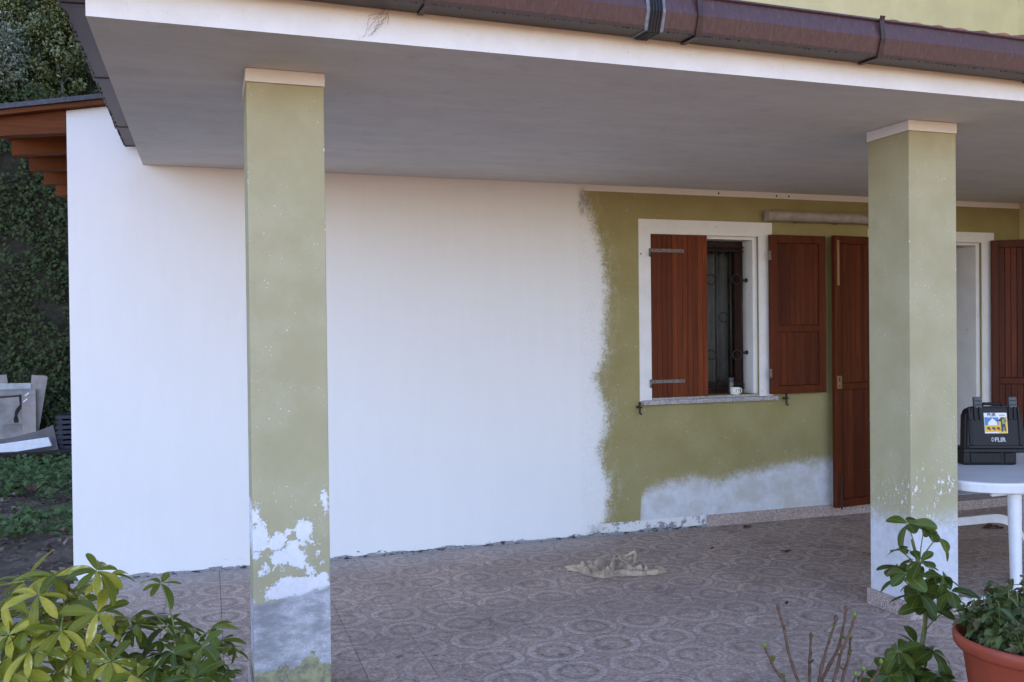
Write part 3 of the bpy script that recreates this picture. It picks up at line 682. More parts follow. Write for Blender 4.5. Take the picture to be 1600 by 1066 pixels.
# pillars
XP1, XP2 = 0.155, 3.3614
PW = 0.30
p1 = part('pillar', box(XP1, XP1+PW, YP, YP+PW, -0.02, ZS-0.055, 0.004, 2), M['pl'])
p1['label'] = 'olive pillar with large peeled white patches and bare grey render at its foot'
part('cap', box(XP1-0.004, XP1+PW+0.004, YP-0.004, YP+PW+0.004, ZS-0.054, ZS-0.001, 0.002), M['white'], p1)
part('skirting_tile', box(XP1-0.014, XP1-0.001, YP+0.01, YP+PW, 0.0, 0.095, 0.002), M['skirt'], p1)
part('skirting_tile', box(XP1+0.01, XP1+PW, YP+PW+0.001, YP+PW+0.014, 0.0, 0.095, 0.002), M['skirt'], p1)
p2 = part('pillar', box(XP2, XP2+PW, YP, YP+PW, -0.02, ZS-0.055, 0.004, 2), M['pr'])
p2['label'] = 'olive pillar with scratched whitish foot and stone skirting'
part('cap', box(XP2-0.004, XP2+PW+0.004, YP-0.004, YP+PW+0.004, ZS-0.054, ZS-0.001, 0.002), M['white'], p2)
for b in ((XP2-0.014, XP2+PW+0.014, YP-0.014, YP-0.001), (XP2-0.014, XP2-0.001, YP+0.0, YP+PW+0.014), (XP2+PW+0.001, XP2+PW+0.014, YP, YP+PW+0.014), (XP2, XP2+PW, YP+PW+0.001, YP+PW+0.014)):
    part('skirting_tile', box(b[0], b[1], b[2], b[3], 0.0, 0.085, 0.002), M['skirt'], p2)

# skirting stones on the wall
xk = 3.53
for i, L_ in enumerate((0.62, 0.50)):
    part('skirting_stone', box(xk, min(xk+L_-0.002, 4.74), YW-0.013, YW-0.001, 0.0, 0.088, 0.0015), M['skirt']); xk += L_
part('skirting_stone', box(4.652, 5.08, YW-0.013, YW-0.001, 0.0, 0.074, 0.0015), M['skirt'])
part('door_step', box(5.084, 6.24, YW-0.22, YW+0.36, 0.0, 0.076, 0.006, 2), M['skirt'])
part('skirting_stone', box(6.244, XR-0.002, YW-0.013, YW-0.001, 0.0, 0.088, 0.0015), M['skirt'])

# window surround, reveal lining, sill
def surround(name, ox0, ox1, oz0, oz1, ix0, ix1, iz0, iz1, y0, y1, bottom=False):
    lst = [(ox0, ix0, y0, y1, oz0, oz1), (ix1, ox1, y0, y1, oz0, oz1), (ix0+0.0002, ix1-0.0002, y0, y1, iz1, oz1)]
    return part(name, boxes(lst), M['white_clean'])
surround('window_surround', 2.987, 4.122, 0.962, 2.296, WX0-0.022, WX1+0.032, 0, WZ1+0.022, YW-0.006, YW+0.002)
part('window_reveal', boxes([(WX0-0.028, WX0, YW+0.030, YW+0.30, WZ0+0.002, WZ1+0.028), (WX1, WX1+0.038, YW+0.030, YW+0.30, WZ0+0.002, WZ1+0.028), (WX0+0.0005, WX1-0.0005, YW+0.030, YW+0.30, WZ1, WZ1+0.028)]), M['white_clean'])
part('window_sill', boxes([(2.998, 4.142, YW-0.045, YW-0.001, 0.936, 0.968), (WX0-0.028, WX1+0.038, YW-0.0005, YW+0.30, 0.940, 0.9835)], 0.002), M['granite'])
# sash behind the grille
ys = YW+0.165
win = part('window', boxes([(WX0+0.001, WX0+0.07, ys, ys+0.06, WZ0+0.001, WZ1-0.001), (WX1-0.07, WX1-0.001, ys, ys+0.06, WZ0+0.001, WZ1-0.001), (WX0+0.0702, WX1-0.0702, ys, ys+0.06, WZ1-0.075, WZ1-0.001), (WX0+0.0702, WX1-0.0702, ys, ys+0.06, WZ0+0.001, WZ0+0.09), (3.50, 3.585, ys-0.004, ys+0.062, WZ0+0.0902, WZ1-0.0752)], 0.003), M['dark_wood'])
for a, b in ((WX0+0.07, 3.50), (3.585, WX1-0.07)):
    part('pane', box(a, b, ys+0.026, ys+0.031, WZ0+0.09, WZ1-0.075), M['glass'], win)
# iron grille
yg = YW+0.110; L = []
for x in (3.20, 3.32, 3.44, 3.57, 3.694, 3.824, 3.925): L.append(([(x, yg, WZ0+0.02), (x, yg, 2.125)], 0.0075))
for z in (1.03, 1.055, 2.085, 2.115): L.append(([(WX0+0.01, yg, z), (WX1-0.03, yg, z)], 0.006))
gr = part('grille', tubes(L, 8), M['iron'])
for x, z in ((3.652, 1.864), (3.759, 1.574), (3.652, 1.286), (3.876, 1.284), (3.876, 1.868), (3.50, 1.864), (3.50, 1.286), (3.38, 1.574)):
    part('ring', tubes([([(x+0.038*math.cos(a*math.pi/12), yg-0.002, z+0.038*math.sin(a*math.pi/12)) for a in range(25)], 0.005)], 6), M['iron'], gr)
for z in (1.30, 1.86):
    part('wall_peg', tubes([([(3.925, yg, z), (WX1+0.002, yg, z)], 0.008), ([(3.957, yg, z), (WX1+0.001, yg, z)], 0.016)], 8), M['iron'], gr)

# shutters ---------------------------------------------------------
def plank_mesh(w, h, th):
    bm = bmesh.new(); add_box(bm, 0, w, 0, th, 0, h, 0.0028, 1); return bm_mesh(bm)
def place_planks(shut, me, n, pitch, x0, y, z0, mat, M4=None):
    if not me.materials: me.materials.append(mat)
    for i in range(n):
        o = bpy.data.objects.new('plank', me); link(o); o.location = (x0+i*pitch, y+rng.uniform(-.0006, .0006), z0); o.parent = shut
# left window shutter, closed in its rebate, outside face
sx0, sx1, sz0, sz1 = 3.086, 3.552, 0.985, 2.188
npl = 11; pitch = (sx1-sx0)/npl
shutL = part('shutter', box(sx0+0.01, sx1-0.01, YW+0.013, YW+0.026, sz0+0.03, sz1-0.03), M['shutter_in'])
shutL['label'] = 'closed left leaf of narrow varnished boards with two strap hinges'
place_planks(shutL, plank_mesh(pitch-0.0012, sz1-sz0, 0.024), npl, pitch, sx0, YW-0.012, sz0, M['shutter'])
for z in (2.066, 1.103):
    hg = part('strap_hinge', boxes([(3.066, 3.352, YW-0.0175, YW-0.0135, z-0.013, z+0.013)], 0.001), M['galv'], shutL)
# hinge knuckles, as parts of the shutter
for z in (2.050, 1.090):
    part('hinge_pin', tubes([([(3.070, YW-0.019, z-0.03), (3.070, YW-0.019, z+0.03)], 0.008)], 8), M['galv'], shutL)
for z in (2.066, 1.103):
    for x in (3.10, 3.17, 3.25, 3.33): part('screw', lathe([(0.0045, YW), (0.003, YW+0.001)], 8), M['iron'], shutL).data.transform(Matrix.Translation((x, YW-0.0176, z)) @ Matrix.Rotation(R(90), 4, 'X') @ Matrix.Translation((0, 0, -YW)))

def framed_leaf(label, w, h, mid, npl, mats, rail=0.062, stile=0.062, th=0.034, inner=True):
    """leaf in local coords: x 0..w along the leaf, y 0 (room face) .. th, z 0..h"""
    o = obj('shutter', boxes([(0, stile, 0, th, 0, h), (w-stile, w, 0, th, 0, h), (stile+0.0003, w-stile-0.0003, 0.002, th-0.001, 0, rail), (stile+0.0003, w-stile-0.0003, 0.002, th-0.001, h-rail, h), (stile+0.0003, w-stile-0.0003, 0.003, th-0.001, mid-rail*0.42, mid+rail*0.42)], 0.003), mats[0])
    o['label'] = label
    pit = (w-2*stile)/npl
    for a, b in ((rail+0.001, mid-rail*0.42-0.001), (mid+rail*0.42+0.001, h-rail-0.001)):
        me = plank_mesh(pit-0.001, b-a, 0.014); me.materials.append(mats[1])
        for i in range(npl):
            q = bpy.data.objects.new('plank', me); link(q); q.location = (stile+i*pit+0.0005, 0.012+rng.uniform(-.0006, .0006), a); q.parent = o
    return o
def seat(o, M4):
    o.matrix_basis = M4; o.parent = house; o.matrix_parent_inverse = Matrix.Translation(-Vector(house.location))
def sub(name, me, mat, leaf):
    q = bpy.data.objects.new(name, me); link(q); me.materials.append(mat); q.parent = leaf; return q
# right window shutter folded back on the wall, inside face out
s2 = framed_leaf('open right leaf of the window shutter folded back on the wall', 0.510, 1.218, 0.500, 9, (M['shutter_in'], M['shutter_in']))
seat(s2, Matrix.Translation((4.070, YW-0.062, 0.982)) @ Matrix.Rotation(R(1.2), 4, 'Z'))
for z in (0.16, 1.06): sub('hinge', boxes([(-0.016, 0.004, -0.004, 0.010, z-0.035, z+0.035)], 0.002), M['galv'], s2)
# left door shutter folded back, tall
s3 = framed_leaf('tall left leaf of the door shutter folded back on the wall, with worn edge', 0.515, 2.122, 0.945, 9, (M['shutter_in'], M['shutter_in']), stile=0.055, th=0.040)
seat(s3, Matrix.Translation((4.618, YW-0.110, 0.080)) @ Matrix.Rotation(R(7.0), 4, 'Z'))
sub('worn_strip', boxes([(0.022, 0.044, -0.0022, 0.0005, 1.735, 2.085)]), M['worn_wood'], s3)
lk = sub('lock_plate', boxes([(0.012, 0.060, -0.005, 0.0005, 0.930, 1.030)], 0.001), M['worn_wood'], s3)
sub('keyhole', boxes([(0.030, 0.040, -0.0065, -0.0045, 0.985, 1.015), (0.030, 0.040, -0.0065, -0.0045, 0.945, 0.960)]), M['iron'], s3)
sub('bolt', boxes([(0.040, 0.056, -0.010, 0.0005, -0.012, 0.26)], 0.003), M['iron'], s3)
# right door shutter, half open towards the wing
s4 = framed_leaf('right leaf of the door shutter standing open beside the door', 0.515, 2.122, 0.945, 9, (M['shutter_in'], M['shutter_in']), stile=0.055, th=0.040)
seat(s4, Matrix.Translation((6.238, YW-0.050, 0.080)) @ Matrix.Rotation(R(-36), 4, 'Z'))
sub('lock_plate', boxes([(0.45, 0.50, -0.005, 0.0005, 0.98, 1.12)], 0.001), M['worn_wood'], s4)

# door surround, reveal and door
surround('door_surround', 5.02, 6.312, 0.077, 2.272, DX0-0.030, DX1+0.030, 0, DZ1+0.022, YW-0.006, YW+0.002)
part('door_reveal', boxes([(DX0-0.038, DX0, YW+0.030, YW+0.33, 0.079, DZ1+0.028), (DX1, DX1+0.038, YW+0.030, YW+0.33, 0.079, DZ1+0.028), (DX0+0.0005, DX1-0.0005, YW+0.030, YW+0.33, DZ1, DZ1+0.028)]), M['white_clean'])
dr = part('door', boxes([(DX0+0.002, DX1-0.002, YW+0.25, YW+0.295, 0.08, DZ1-0.002)], 0.004), M['dark_wood'])
for z0, z1 in ((0.22, 0.95), (1.10, 2.02)):
    part('panel', box(DX0+0.13, DX1-0.13, YW+0.240, YW+0.2495, z0, z1, 0.006), M['dark_wood'], dr)
part('handle', tubes([([(DX0+0.07, YW+0.25, 1.05), (DX0+0.07, YW+0.20, 1.05), (DX0+0.17, YW+0.20, 1.05)], 0.009)], 8), M['galv'], dr)

# shutter catches on the wall
for x, z in ((2.965, 0.925), (4.215, 0.948)):
    part('shutter_catch', tubes([([(x, YW+0.01, z), (x, YW-0.035, z), (x, YW-0.045, z+0.012)], 0.007), ([(x, YW-0.04, z+0.035), (x, YW-0.042, z-0.045), (x+0.012, YW-0.05, z-0.055)], 0.008), ([(x-0.02, YW-0.03, z-0.005), (x+0.025, YW-0.03, z-0.005)], 0.006)], 8), M['iron'])
part('plugged_hole', lathe([(0.016, 0), (0.014, 0.003)], 12), M['ceramic']).data.transform(Matrix.Translation((3.034, YW-0.0065, 2.036)) @ Matrix.Rotation(R(90), 4, 'X'))
part('hook_hole', lathe([(0.006, 0), (0.005, 0.001)], 10), M['iron']).data.transform(Matrix.Translation((3.004, YW-0.0065, 2.040)) @ Matrix.Rotation(R(90), 4, 'X'))
for x in (3.66, 4.17, 4.28): part('plug_hole', lathe([(0.008, 0), (0.007, 0.001)], 10), M['iron']).data.transform(Matrix.Translation((x, YW-0.0008, 2.506)) @ Matrix.Rotation(R(90), 4, 'X'))

# =================================================================== PORCH FLOOR
fl = obj('porch_floor', box(-0.83, XR-0.001, 2.565, YW-0.0005, -0.12, -0.004), M['joint'], kind='structure')
full = None; cnt = 0
def tile_mesh(w, d):
    bm = bmesh.new(); add_box(bm, 0, w, 0, d, -0.012, 0.0)
    es = [e for e in bm.edges if all(v.co.z > -0.001 for v in e.verts)]
    bmesh.ops.bevel(bm, geom=es, offset=0.0009, segments=1, affect='EDGES')
    me = bm_mesh(bm); me.materials.append(M['tile']); return me
G = 0.0009; cache = {}
i0 = -3
rest = bmesh.new()
for i in range(i0, 23):
    for j in range(-4, 9):
        x0 = TX0+i*TDX; x1 = min(x0+TDX, XR-0.004); y0 = TY0+j*TDY; y1 = min(y0+TDY, YW-0.002)
        if y1-y0 < 0.03 or x1-x0 < 0.03: continue
        if x1*0.317+y1*0.948 < 3.70 or x0/y1 > 1.16:            # the far corners of the porch, past the 300 that show largest
            add_box(rest, x0+G, x1-G, y0+G, y1-G, -0.012, 0.0); continue
        k = (round(x1-x0, 3), round(y1-y0, 3))
        if k not in cache: cache[k] = tile_mesh(x1-x0-2.6*G, y1-y0-1.2*G)
        o = bpy.data.objects.new('floor_tile', cache[k]); link(o)
        o.location = (x0+1.3*G, y0+0.6*G, rng.uniform(-.0009, .0002)); o.rotation_euler = (rng.uniform(-.002, .002), rng.uniform(-.002, .002), 0); o.parent = fl
        cnt += 1
o = obj('remaining_tiles', bm_mesh(rest), M['tile'], kind='stuff'); o.parent = fl
print('floor tiles', cnt)
# =================================================================== THINGS ON AND AROUND THE PORCH
# ---- fluorescent lamp above the window
lx0, lx1, lz = 4.034, 5.30, 2.343
lamp = thing('fluorescent_lamp', (4.67, YW, lz), 'long dusty fluorescent tube lamp on the olive wall above the shutters', 'lamp')
obj('base', box(lx0+0.02, lx1-0.02, YW-0.034, YW-0.001, lz-0.034, lz+0.034, 0.006, 2), M['lampcover'], lamp)
prof = [(YW-0.0345, lz+0.036)]+[(YW-0.062-0.038*math.sin(a), lz+0.040*math.cos(a)) for a in [math.pi*k/10 for k in range(11)]]+[(YW-0.0345, lz-0.036)]
cv = obj('diffuser', extrude_x(prof, lx0+0.032, lx1-0.032), M['lampcover'], lamp)
for a, b in ((lx0, lx0+0.031), (lx1-0.031, lx1)):
    pr = [(YW-0.036+(y-(YW-0.036))*1.06, lz+(z-lz)*1.07) for y, z in prof]
    obj('end_cap', extrude_x(pr, a, b), M['lampcover'], lamp)
for x in (4.30, 4.67, 5.05):
    obj('clip', box(x-0.012, x+0.012, YW-0.075, YW-0.036, lz-0.048, lz-0.042, 0.001), M['galv'], lamp)

# ---- curtain behind the panes
V = []; F = []; nx = 60
for j in range(2):
    for i in range(nx+1):
        x = 3.12+0.84*i/nx; V.append((x, YW+0.36+0.018*math.sin(i*0.85)+0.008*math.sin(i*2.1), 1.00+j*1.14))
for i in range(nx): F.append((i, i+1, nx+2+i, nx+1+i))
me = mesh(V, F, True)
cu = obj('curtain', me, M['curtain']); mo = cu.modifiers.new('s', 'SOLIDIFY'); mo.thickness = 0.003
tag(cu, 'pale grey curtain hanging behind the barred window', 'curtain')

# ---- cup and candle jar on the sill
cx, cy, cz = 3.806, YW+0.030, 0.9835
cup = thing('cup', (cx, cy, cz), 'small white cup with a dark mark on the window sill', 'cup')
obj('body', lathe([(0.030, cz), (0.036, cz+0.004), (0.040, cz+0.055), (0.037, cz+0.055), (0.033, cz+0.008)], 28, (cx, cy)), M['ceramic'], cup)
obj('handle', tubes([([(cx+0.036+0.022*math.sin(a), cy, cz+0.030+0.020*math.cos(a)) for a in [math.pi*k/10 for k in range(11)]], 0.005)], 8), M['ceramic'], cup)
L = []
for a0 in (0.0, 2.2):
    L.append(([(cx-0.004+0.012*math.cos(a0+q*0.3), cy-0.0395-0.001, cz+0.030+0.012*math.sin(a0+q*0.3)) for q in range(6)], 0.0018))
obj('printed_mark', tubes(L, 5), M['iron'], cup)
jar = thing('candle_jar', (cx+0.012, cy+0.075, cz), 'narrow grey glass jar standing behind the cup on the window sill', 'jar')
obj('glass_body', lathe([(0.020, cz), (0.021, cz+0.003), (0.021, cz+0.085), (0.018, cz+0.093), (0.018, cz+0.098)], 24, (cx+0.012, cy+0.075)), M['galv'], jar)
obj('lid', lathe([(0.021, cz+0.0985), (0.022, cz+0.100), (0.022, cz+0.122), (0.019, cz+0.126)], 24, (cx+0.012, cy+0.075)), M['latch'], jar)

# ---- rag on the floor
def noise3(p, s, seed=0):
    from mathutils import noise as mn
    return mn.fractal(Vector((p[0]*s+seed, p[1]*s, p[2]*s)), 0.8, 2.0, 4)
def rag():
    A = Vector((2.085, 5.215, 0)); B = Vector((2.640, 4.960, 0)); ax = (B-A); Lg = ax.length; ax.normalize(); ay = Vector((-ax.y, ax.x, 0))
    # creases of the cloth: polylines in (u, v) with height and half-width in metres
    ridges = [([(-0.01, 0.01), (0.10, 0.0), (0.19, -0.01)], .030, .013), ([(0.14, 0.06), (0.17, -0.01), (0.21, -0.09)], .050, .014), ([(0.22, 0.05), (0.30, 0.03), (0.40, 0.06), (0.47, 0.055)], .060, .017),
              ([(0.23, -0.02), (0.30, -0.07), (0.33, -0.12)], .050, .016), ([(0.30, -0.13), (0.37, -0.155), (0.42, -0.12), (0.46, -0.05), (0.49, 0.05)], .055, .013), ([(0.26, 0.08), (0.38, 0.09), (0.47, 0.06)], .045, .012),
              ([(0.49, 0.055), (0.55, 0.0), (0.63, -0.04), (0.74, -0.05)], .062, .012), ([(0.47, 0.06), (0.50, 0.09), (0.56, 0.075), (0.63, 0.075)], .085, .013), ([(0.56, 0.03), (0.66, 0.0), (0.72, -0.02)], .050, .011),
              ([(0.64, 0.07), (0.69, 0.085), (0.70, 0.05), (0.68, 0.01)], .085, .011), ([(0.74, 0.05), (0.78, 0.01), (0.80, -0.04)], .048, .012), ([(0.80, -0.01), (0.90, 0.0), (1.0, 0.01)], .026, .014), ([(0.50, -0.07), (0.62, -0.09), (0.75, -0.085), (0.92, -0.04)], .022, .016), ([(0.38, -0.02), (0.42, 0.02), (0.44, 0.05)], .045, .011)]
    segs = []
    for pl, h, w in ridges:
        for i in range(len(pl)-1): segs.append((pl[i][0]*Lg, pl[i][1], pl[i+1][0]*Lg, pl[i+1][1], h, w))
    S = np.array(segs)
    nu, nv = 170, 72; V = []; F = []
    up = lambda u: np.interp(u, [0, .05, .12, .2, .3, .45, .6, .7, .8, .9, 1.0], [.020, .028, .03, .075, .09, .11, .105, .11, .075, .035, .016])
    lo = lambda u: np.interp(u, [0, .05, .12, .2, .3, .38, .46, .6, .75, .9, 1.0], [-.012, -.022, -.04, -.105, -.155, -.185, -.135, -.115, -.115, -.065, -.012])
    for i in range(nu+1):
        u = i/nu; a_, b_ = float(lo(u)), float(up(u))
        a_ += 0.006*math.sin(u*41); b_ += 0.006*math.sin(u*37+1)
        for j in range(nv+1):
            q = j/nv; x = u*Lg; y = a_+(b_-a_)*q
            dx, dy = S[:, 2]-S[:, 0], S[:, 3]-S[:, 1]
            tt = np.clip(((x-S[:, 0])*dx+(y-S[:, 1])*dy)/(dx*dx+dy*dy+1e-9), 0, 1)
            d = np.hypot(x-(S[:, 0]+tt*dx), y-(S[:, 1]+tt*dy))
            z = float((((S[:, 4]*np.exp(-(d/(S[:, 5]*1.15))**1.6))**4).sum())**0.25)*(0.72+0.28*math.sin(x*46+y*31)*math.sin(y*57-x*19))
            ed = min(1.0, min(q, 1-q)*9, min(u, 1-u)*16+0.15)
            z = 0.002+ed*(0.009+0.88*z)+0.009*ed*abs(noise3((x, y, 0), 24, 5))
            p = A+ax*x+ay*y; V.append((p.x+0.004*noise3((x, y, 1), 22, 1), p.y+0.004*noise3((x, y, 2), 22, 8), z))
    for i in range(nu):
        for j in range(nv): a = i*(nv+1)+j; F.append((a, a+1, a+nv+2, a+nv+1))
    for pl, rad in (([(0.57, 0.075, .075), (0.63, 0.080, .085), (0.675, 0.090, .098), (0.70, 0.070, .092), (0.695, 0.035, .066), (0.66, 0.005, .045)], .0105), ([(-0.02, 0.012, .016), (0.05, 0.006, .022), (0.11, 0.0, .026), (0.16, -0.008, .030)], .014), ([(0.43, -0.10, .030), (0.455, -0.05, .052), (0.48, 0.01, .078), (0.50, 0.055, .088), (0.53, 0.03, .080), (0.58, -0.012, .064), (0.65, -0.04, .050)], .0125)):
        c = [A+ax*(q[0]*Lg)+ay*q[1]+Vector((0, 0, q[2])) for q in pl]; pts = []
        for i in range(len(c)-1):
            p0 = c[max(0, i-1)]; p1 = c[i]; p2 = c[i+1]; p3 = c[min(len(c)-1, i+2)]
            for k in range(7): w = k/7; pts.append(0.5*((2*p1)+(p2-p0)*w+(2*p0-5*p1+4*p2-p3)*w*w+(3*p1-p0-3*p2+p3)*w*w*w))
        pts.append(c[-1]); n = len(pts)
        v, f = tube_data(pts, [rad*(0.85+0.2*math.sin(i*0.9))*(0.5+0.5*min(1, min(i, n-1-i)/4)) for i in range(n)], 10, flat=0.75); o = len(V); V += [tuple(q) for q in v]; F += [tuple(k+o for k in q) for q in f]
    return mesh(V, F, True)
rg = obj('rag', rag(), M['cloth']); mo = rg.modifiers.new('s', 'SOLIDIFY'); mo.thickness = 0.003
tag(rg, 'crumpled dirty beige rag lying on the porch tiles', 'rag')

# ---- single dry leaves blown onto the floor
def dry_leaf_mesh(l, w, seed):
    r = random.Random(seed); V = []; F = []; nu, nv = 10, 6
    for i in range(nu+1):
        u = i/nu; hw = w*math.sin(math.pi*(u*0.96+0.02))**0.7*(1+0.18*math.sin(u*17+seed))
        for j in range(nv+1):
            v = (j/nv-.5)*2
            V.append(((u-.5)*l, hw*v*(0.8), 0.004+0.35*hw*abs(v)**1.6*(0.6+0.8*math.sin(u*5+seed))**2*0.6+0.010*math.sin(u*4+seed)**2+r.uniform(0, .002)))
    for i in range(nu):
        for j in range(nv): a = i*(nv+1)+j; F.append((a, a+1, a+nv+2, a+nv+1))
    return mesh(V, F, True)
for k, (x, y, l, w, rz, lb) in enumerate([(3.80, 5.86, 0.085, 0.028, 0.2, 'dark dry leaf lying against the stone skirting'), (3.603, 5.106, 0.075, 0.028, -0.3, 'brown curled leaf alone on the tiles between rag and door'),
        (3.199, 5.357, 0.045, 0.012, 0.1, 'tiny dark leaf on the tiles right of the rag'), (5.44, 5.18, 0.16, 0.05, -0.2, 'dark ragged dead leaf on the floor under the table'), (4.05, 4.86, 0.06, 0.012, -0.3, 'thin dry leaf on the tiles close to the right pillar'), (2.93, 4.15, 0.04, 0.01, 0.5, 'tiny black leaf on the tiles left of the right pillar')]):
    o = obj('dry_leaf', dry_leaf_mesh(l, w, k+3), M['deadleaf']); o.location = (x, y, 0.0); o.rotation_euler = (0, 0, rz); tag(o, lb, 'leaf', 'dry leaves on the porch floor')
    mo = o.modifiers.new('s', 'SOLIDIFY'); mo.thickness = 0.0012
# crumbs of plaster and soil
V = []; F = []
for i in range(520):
    y = rng.uniform(3.3, 5.95); x = rng.uniform(-0.7, 4.8)
    if rng.random() < 0.35: y = YW-abs(rng.gauss(0, 0.06))-0.01; x = rng.uniform(-0.5, 3.5)
    s = rng.uniform(.0015, .0045); o = len(V)
    for q in ((1, 0, 0), (-.8, .6, 0), (-.6, -.9, 0), (0.1, 0, 1.1)): V.append((x+q[0]*s*rng.uniform(.6, 1.4), y+q[1]*s*rng.uniform(.6, 1.4), 0.0006+q[2]*s))
    F += [(o, o+1, o+3), (o+1, o+2, o+3), (o+2, o, o+3)]
t = NT('crumbs'); M['crumb'] = t.done(t.bsdf(t.ramp(t.island(), [(0, (0.02, 0.016, 0.012)), (0.55, (0.07, 0.05, 0.04)), (0.62, (0.5, 0.48, 0.45)), (1, (0.62, 0.6, 0.58))], 'CONSTANT'), 0.9))
cr = obj('floor_crumbs', mesh(V, F), M['crumb'], kind='stuff'); tag(cr, 'crumbs of plaster and soil scattered on the porch tiles', 'crumbs')

# ---- white plastic garden table beside the right pillar
TZ = 0.680
tab = thing('garden_table', (4.35, 4.05, 0), 'white moulded plastic garden table standing behind the right pillar', 'table')
def rounded_outline(x0, x1, y0, y1, r, n=10):
    out = []
    for cx_, cy_, a0 in ((x1-r, y1-r, 0), (x0+r, y1-r, 90), (x0+r, y0+r, 180), (x1-r, y0+r, 270)):
        for k in range(n+1): a = R(a0+90*k/n); out.append((cx_+r*math.cos(a), cy_+r*math.sin(a)))
    return out
def slab_outline(levels):
    """stack of (outline, z) rings closed top and bottom"""
    V = []; F = []; k = len(levels[0][0])
    for o_, z in levels: V += [(x, y, z) for x, y in o_]
    for i in range(len(levels)-1):
        for j in range(k): F.append((i*k+j, i*k+(j+1) % k, (i+1)*k+(j+1) % k, (i+1)*k+j))
    F.append(tuple(range(k-1, -1, -1))); F.append(tuple((len(levels)-1)*k+j for j in range(k)))
    return mesh(V, F)
tx0, tx1, ty0, ty1 = 3.700, 5.02, 3.560, 4.480
ro = lambda d, r=0.26: rounded_outline(tx0+d, tx1-d, ty0+d, ty1-d, r-d)
top = obj('table_top', slab_outline([(ro(0.030), TZ-0.058), (ro(0.006), TZ-0.052), (ro(0.0), TZ-0.012), (ro(0.004), TZ-0.003), (ro(0.012), TZ)]), M['plastic_white'], tab)
for f in top.data.polygons: f.use_smooth = False
def leg(x, y, dx, dy):
    V = []; F = []; n = 12
    for z, r, ox in ((TZ-0.060, 0.034, 0), (TZ-0.075, 0.033, 0), (0.40, 0.030, .35), (0.02, 0.025, 1.0), (0.0, 0.027, 1.0)):
        for k in range(n):
            a = 2*math.pi*k/n; ca, sa = math.cos(a), math.sin(a)
            q = 1/max(abs(ca), abs(sa))**0.55
            V.append((x+dx*ox+r*q*ca, y+dy*ox+r*q*sa, z))
    for i in range(4):
        for k in range(n): F.append((i*n+k, i*n+(k+1) % n, (i+1)*n+(k+1) % n, (i+1)*n+k))
    F.append(tuple(range(n))); F.append(tuple(4*n+k for k in range(n-1, -1, -1)))
    return mesh(V, F, True)
for x, y, dx, dy in ((3.985, 3.66, 0.0, -0.01), (3.93, 4.36, -0.01, 0.01), (4.86, 3.70, .01, -.01), (4.86, 4.36, .01, .01)):
    lg = obj('leg', leg(x, y, dx, dy), M['plastic_white'], tab)
    obj('leg_collar', box(x-0.042, x+0.042, y-0.042, y+0.042, TZ-0.072, TZ-0.059, 0.004), M['plastic_white'], lg)
obj('apron', boxes([(3.86, 4.90, 4.33, 4.35, TZ-0.11, TZ-0.06), (3.86, 4.90, 3.68, 3.70, TZ-0.085, TZ-0.06)], 0.004), M['plastic_white'], tab)

# arched brace between the far legs
V = []; F = []; n = 30
for k in range(n+1):
    u = k/n; x = 3.95+0.93*u; dd = max(0.0, (u-0.62)/0.38); z = 0.305-0.27*dd**2.6
    for q in ((0.0, 0.024), (0.034, 0.020), (0.034, -0.020), (0.0, -0.026)): V.append((x-q[1]*0.55*dd, 4.335+q[0], z+q[1]*(1+0.5*dd)))
for i in range(n):
    for k in range(4): F.append((i*4+k, i*4+(k+1) % 4, (i+1)*4+(k+1) % 4, (i+1)*4+k))
F += [(3, 2, 1, 0), tuple(n*4+k for k in range(4))]
obj('leg_brace', mesh(V, F), M['plastic_white'], tab)

# ---- rugged black case with sticker, standing on the table
def local(me, M4): me.transform(M4); return me
CW, CH, CD = 0.335, 0.262, 0.085
caseM = Matrix.Translation((4.135, 4.135, TZ+0.001)) @ Matrix.Rotation(R(-23), 4, 'Z')
case = thing('equipment_case', (4.28, 4.12, TZ), 'rugged black plastic carrying case with yellow and blue sticker on the white table', 'case')
def cpart(name, me, mat, parent=None, tilt=True):
    T = caseM @ (Matrix.Translation((0, 0, 0.085)) @ Matrix.Rotation(R(-9), 4, 'X') if tilt else Matrix.Identity(4))
    return obj(name, local(me, T), mat, parent or case)
# lower shell resting on the table
base = cpart('lower_shell', box(-0.005, 0.295, 0.015, 0.24, 0.0, 0.090, 0.012, 3), M['case'], tilt=False)
cpart('recess', box(0.035, 0.205, 0.0085, 0.0145, 0.014, 0.072, 0.003), M['case'], base, tilt=False)
cpart('recess', box(0.225, 0.285, 0.0085, 0.0145, 0.014, 0.072, 0.003), M['case'], base, tilt=False)
# lid: trapezoid front with rounded edges
bm = bmesh.new()
fr_ = [(0.0, 0.0), (CW+0.012, 0.0), (CW-0.002, 0.225), (CW-0.025, 0.258), (0.050, 0.258), (0.020, 0.225)]
vs = [bm.verts.new((x, y, z)) for y in (0.0, CD) for x, z in fr_]
bm.faces.new(vs[:6]); bm.faces.new(vs[:5:-1])
for j in range(6): bm.faces.new((vs[j], vs[(j+1) % 6], vs[6+(j+1) % 6], vs[6+j]))
bmesh.ops.bevel(bm, geom=bm.edges[:], offset=0.012, segments=3, affect='EDGES')
lid = cpart('lid', bm_mesh(bm), M['case'])
cpart('seam_rim', box(-0.006, CW+0.018, 0.004, CD+0.02, -0.010, 0.012, 0.004), M['case'], lid)
for x0 in (0.030, 0.062, 0.090, CW-0.080, CW-0.052, CW-0.030):
    cpart('rib', box(x0, x0+0.014, -0.009, 0.004, 0.175, 0.252, 0.004, 2), M['case'], lid)
cpart('foot_rib', box(0.02, CW-0.01, -0.007, 0.003, 0.012, 0.030, 0.003), M['case'], lid)
